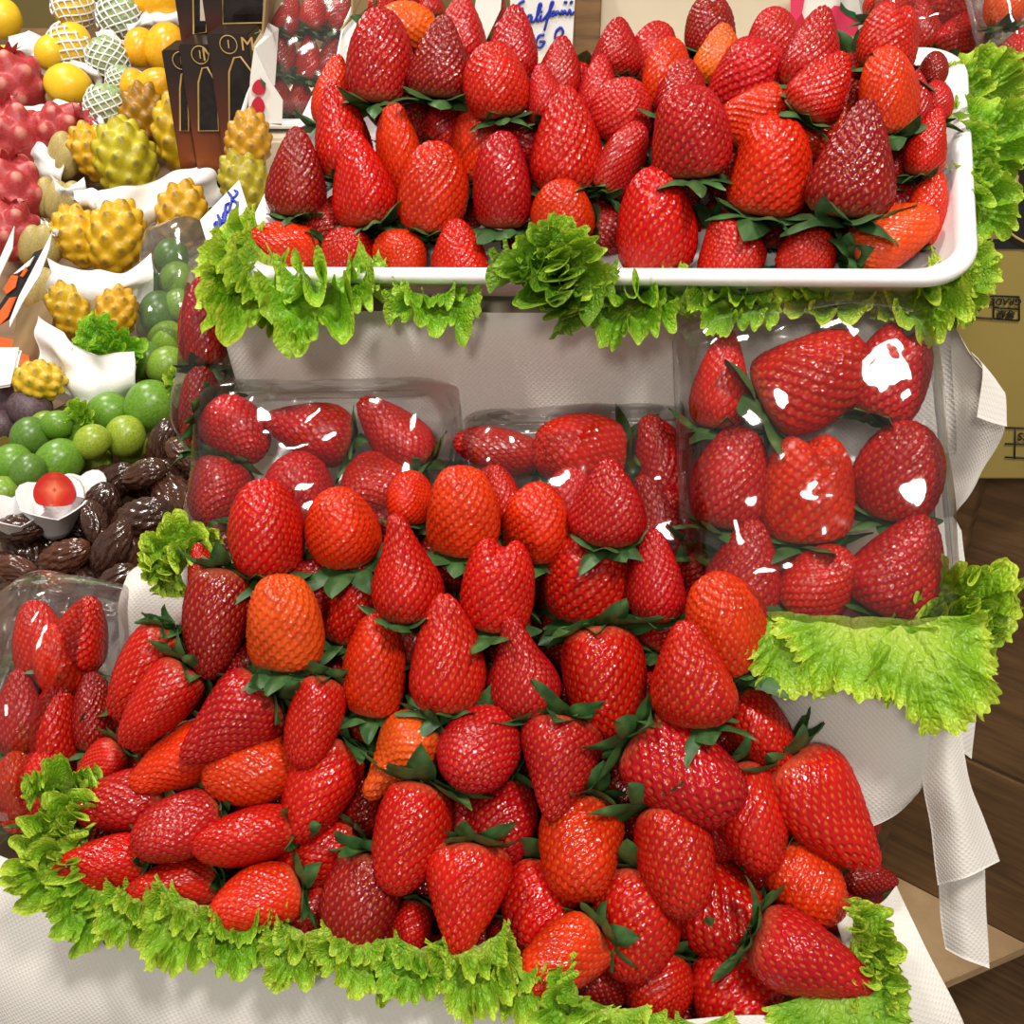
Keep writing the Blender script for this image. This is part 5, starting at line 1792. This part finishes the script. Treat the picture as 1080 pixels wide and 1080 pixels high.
# ------------------------------------------------------------------ cards at left
e = empty('price_card', W(232, 262, 0.80))
tag(e, 'tilted white card with blue handwriting, left of the white tray', 'sign')
KP = plane3(W(211, 232, 0.86), W(252, 190, 0.87), W(216, 258, 0.83))
c = link('card', slab_mesh('card', [KP.at(x, y) for x, y in ((211, 232), (252, 190), (262, 222), (220, 262))], 0.001, M['white']), e)
c.matrix_parent_inverse = e.matrix_basis.inverted()
S2 = [[(330, 570), (380, 540), (350, 500), (385, 460), (400, 520), (430, 600), (440, 480), (400, 360), (430, 420), (470, 470)], [(470, 400), (480, 340), (520, 330), (500, 400), (470, 440)], [(440, 470), (500, 440), (510, 250), (530, 210), (580, 200), (560, 300), (520, 320)], [(560, 300), (600, 120), (550, 40)], [(600, 120), (640, 100), (680, 40), (640, 10)],
      [(520, 490), (580, 550), (600, 480), (560, 440)], [(580, 370), (640, 440), (650, 400), (600, 370)], [(620, 290), (680, 330), (660, 280)], [(600, 130), (680, 200), (660, 280)]]
strokes(S2, lambda x, y: KP.at(200 + x / 13.5, 200 + y / 13.5, 0.0012), 0.0011, e)
v, f = tube_verts([KP.at(222, 255, -0.002), KP.at(222, 255, -0.002) + Vector((-0.02, 0.03, -0.16))], 0.002, 6)
o = link('stick', mesh_np('stick', v, f, M['white']), e)
o.matrix_parent_inverse = e.matrix_basis.inverted()
# skewer holding a sign
v, f = tube_verts([W(240, 168, 1.0), W(262, 100, 1.0), W(275, 70, 1.0), W(290, 20, 1.0)], 0.0022, 6)
o = link('sign_stick', mesh_np('sign_stick', v, f, M['white']))
tag(o, 'thin white stick rising left of the strawberry carton', 'stick')
# printed tent cards
for nm, quad, lab in [('back_panel', [(14, 352), (42, 296), (54, 246), (47, 252), (26, 322), (8, 364)], None), ]:
    pass
e = empty('price_card', W(20, 365, 1.02))
tag(e, 'tilted printed card with black and orange picture at left edge', 'sign')
for nm, pts, dd, mt in [('back_panel', [(10, 338), (20, 312), (46, 262), (55, 244), (52, 262), (42, 290), (24, 318), (10, 345)], 1.02, 'white'), ('printed_panel', [(-6, 330), (36, 266), (46, 262), (20, 312), (10, 336), (-6, 346)], 1.03, 'black'), ('orange_print', [(3, 305), (12, 290), (19, 291), (16, 303), (7, 310)], 1.027, 'orangeprint'), ('orange_print', [(21, 291), (27, 281), (29, 285), (24, 292)], 1.027, 'orangeprint'), ('white_print', [(14, 289), (36, 270), (31, 280), (18, 288)], 1.027, 'white'), ('orange_band', [(-6, 336), (10, 314), (17, 313), (8, 334), (-6, 348)], 1.026, 'orangeprint')]:
    o = link(nm, slab_mesh(nm, [W(x, y, dd) for x, y in pts], 0.0015, M[mt]), e)
    o.matrix_parent_inverse = e.matrix_basis.inverted()
o = link('price_card', slab_mesh('price_card', [W(x, y, 1.0) for x, y in ((-8, 296), (0, 272), (15, 238), (13, 262), (0, 290), (-8, 310))], 0.0015, M['white']))
tag(o, 'grey backed card at the far left edge beside the printed one', 'sign')
PB = plane3(W(0, 400, 1.02), W(44, 385, 1.06), W(0, 360, 1.08))
o = link('orange_pack', hexa_mesh('orange_pack', [PB.at(-20, 400), PB.at(40, 398), PB.at(40, 398, -0.03), PB.at(-20, 400, -0.03), PB.at(-20, 352), PB.at(36, 362), PB.at(36, 362, -0.03), PB.at(-20, 352, -0.03)], M['orangeprint'], 0.006))
tag(o, 'orange package under the printed card at left edge', 'package')
o = link('plastic_punnet', hexa_mesh('plastic_punnet', [W(-12, 412, 0.99), W(14, 408, 0.99), W(18, 400, 1.02), W(-12, 404, 1.02), W(-12, 372, 0.995), W(22, 372, 0.995), W(24, 366, 1.03), W(-12, 366, 1.03)], M['white'], 0.003))
tag(o, 'small white punnet at the left edge below the orange package', 'punnet')
o = link('paper_carton', slab_mesh('paper_carton', [W(x, y, 1.07) for x, y in ((18, 330), (44, 316), (56, 336), (44, 392), (12, 372))], 0.004, M['card']))
tag(o, 'brown cardboard flap between the printed card and the white cup', 'cardboard')
# teal strip under the bulging pack
o = link('teal_strip', hexa_mesh('teal_strip', [W(72, 806, 0.70), W(126, 786, 0.69), W(126, 786, 0.72), W(72, 806, 0.73), W(72, 796, 0.70), W(126, 776, 0.69), W(126, 776, 0.72), W(72, 796, 0.73)], M['teal']))
tag(o, 'teal plastic strip between the bulging pack and the pile', 'strip')
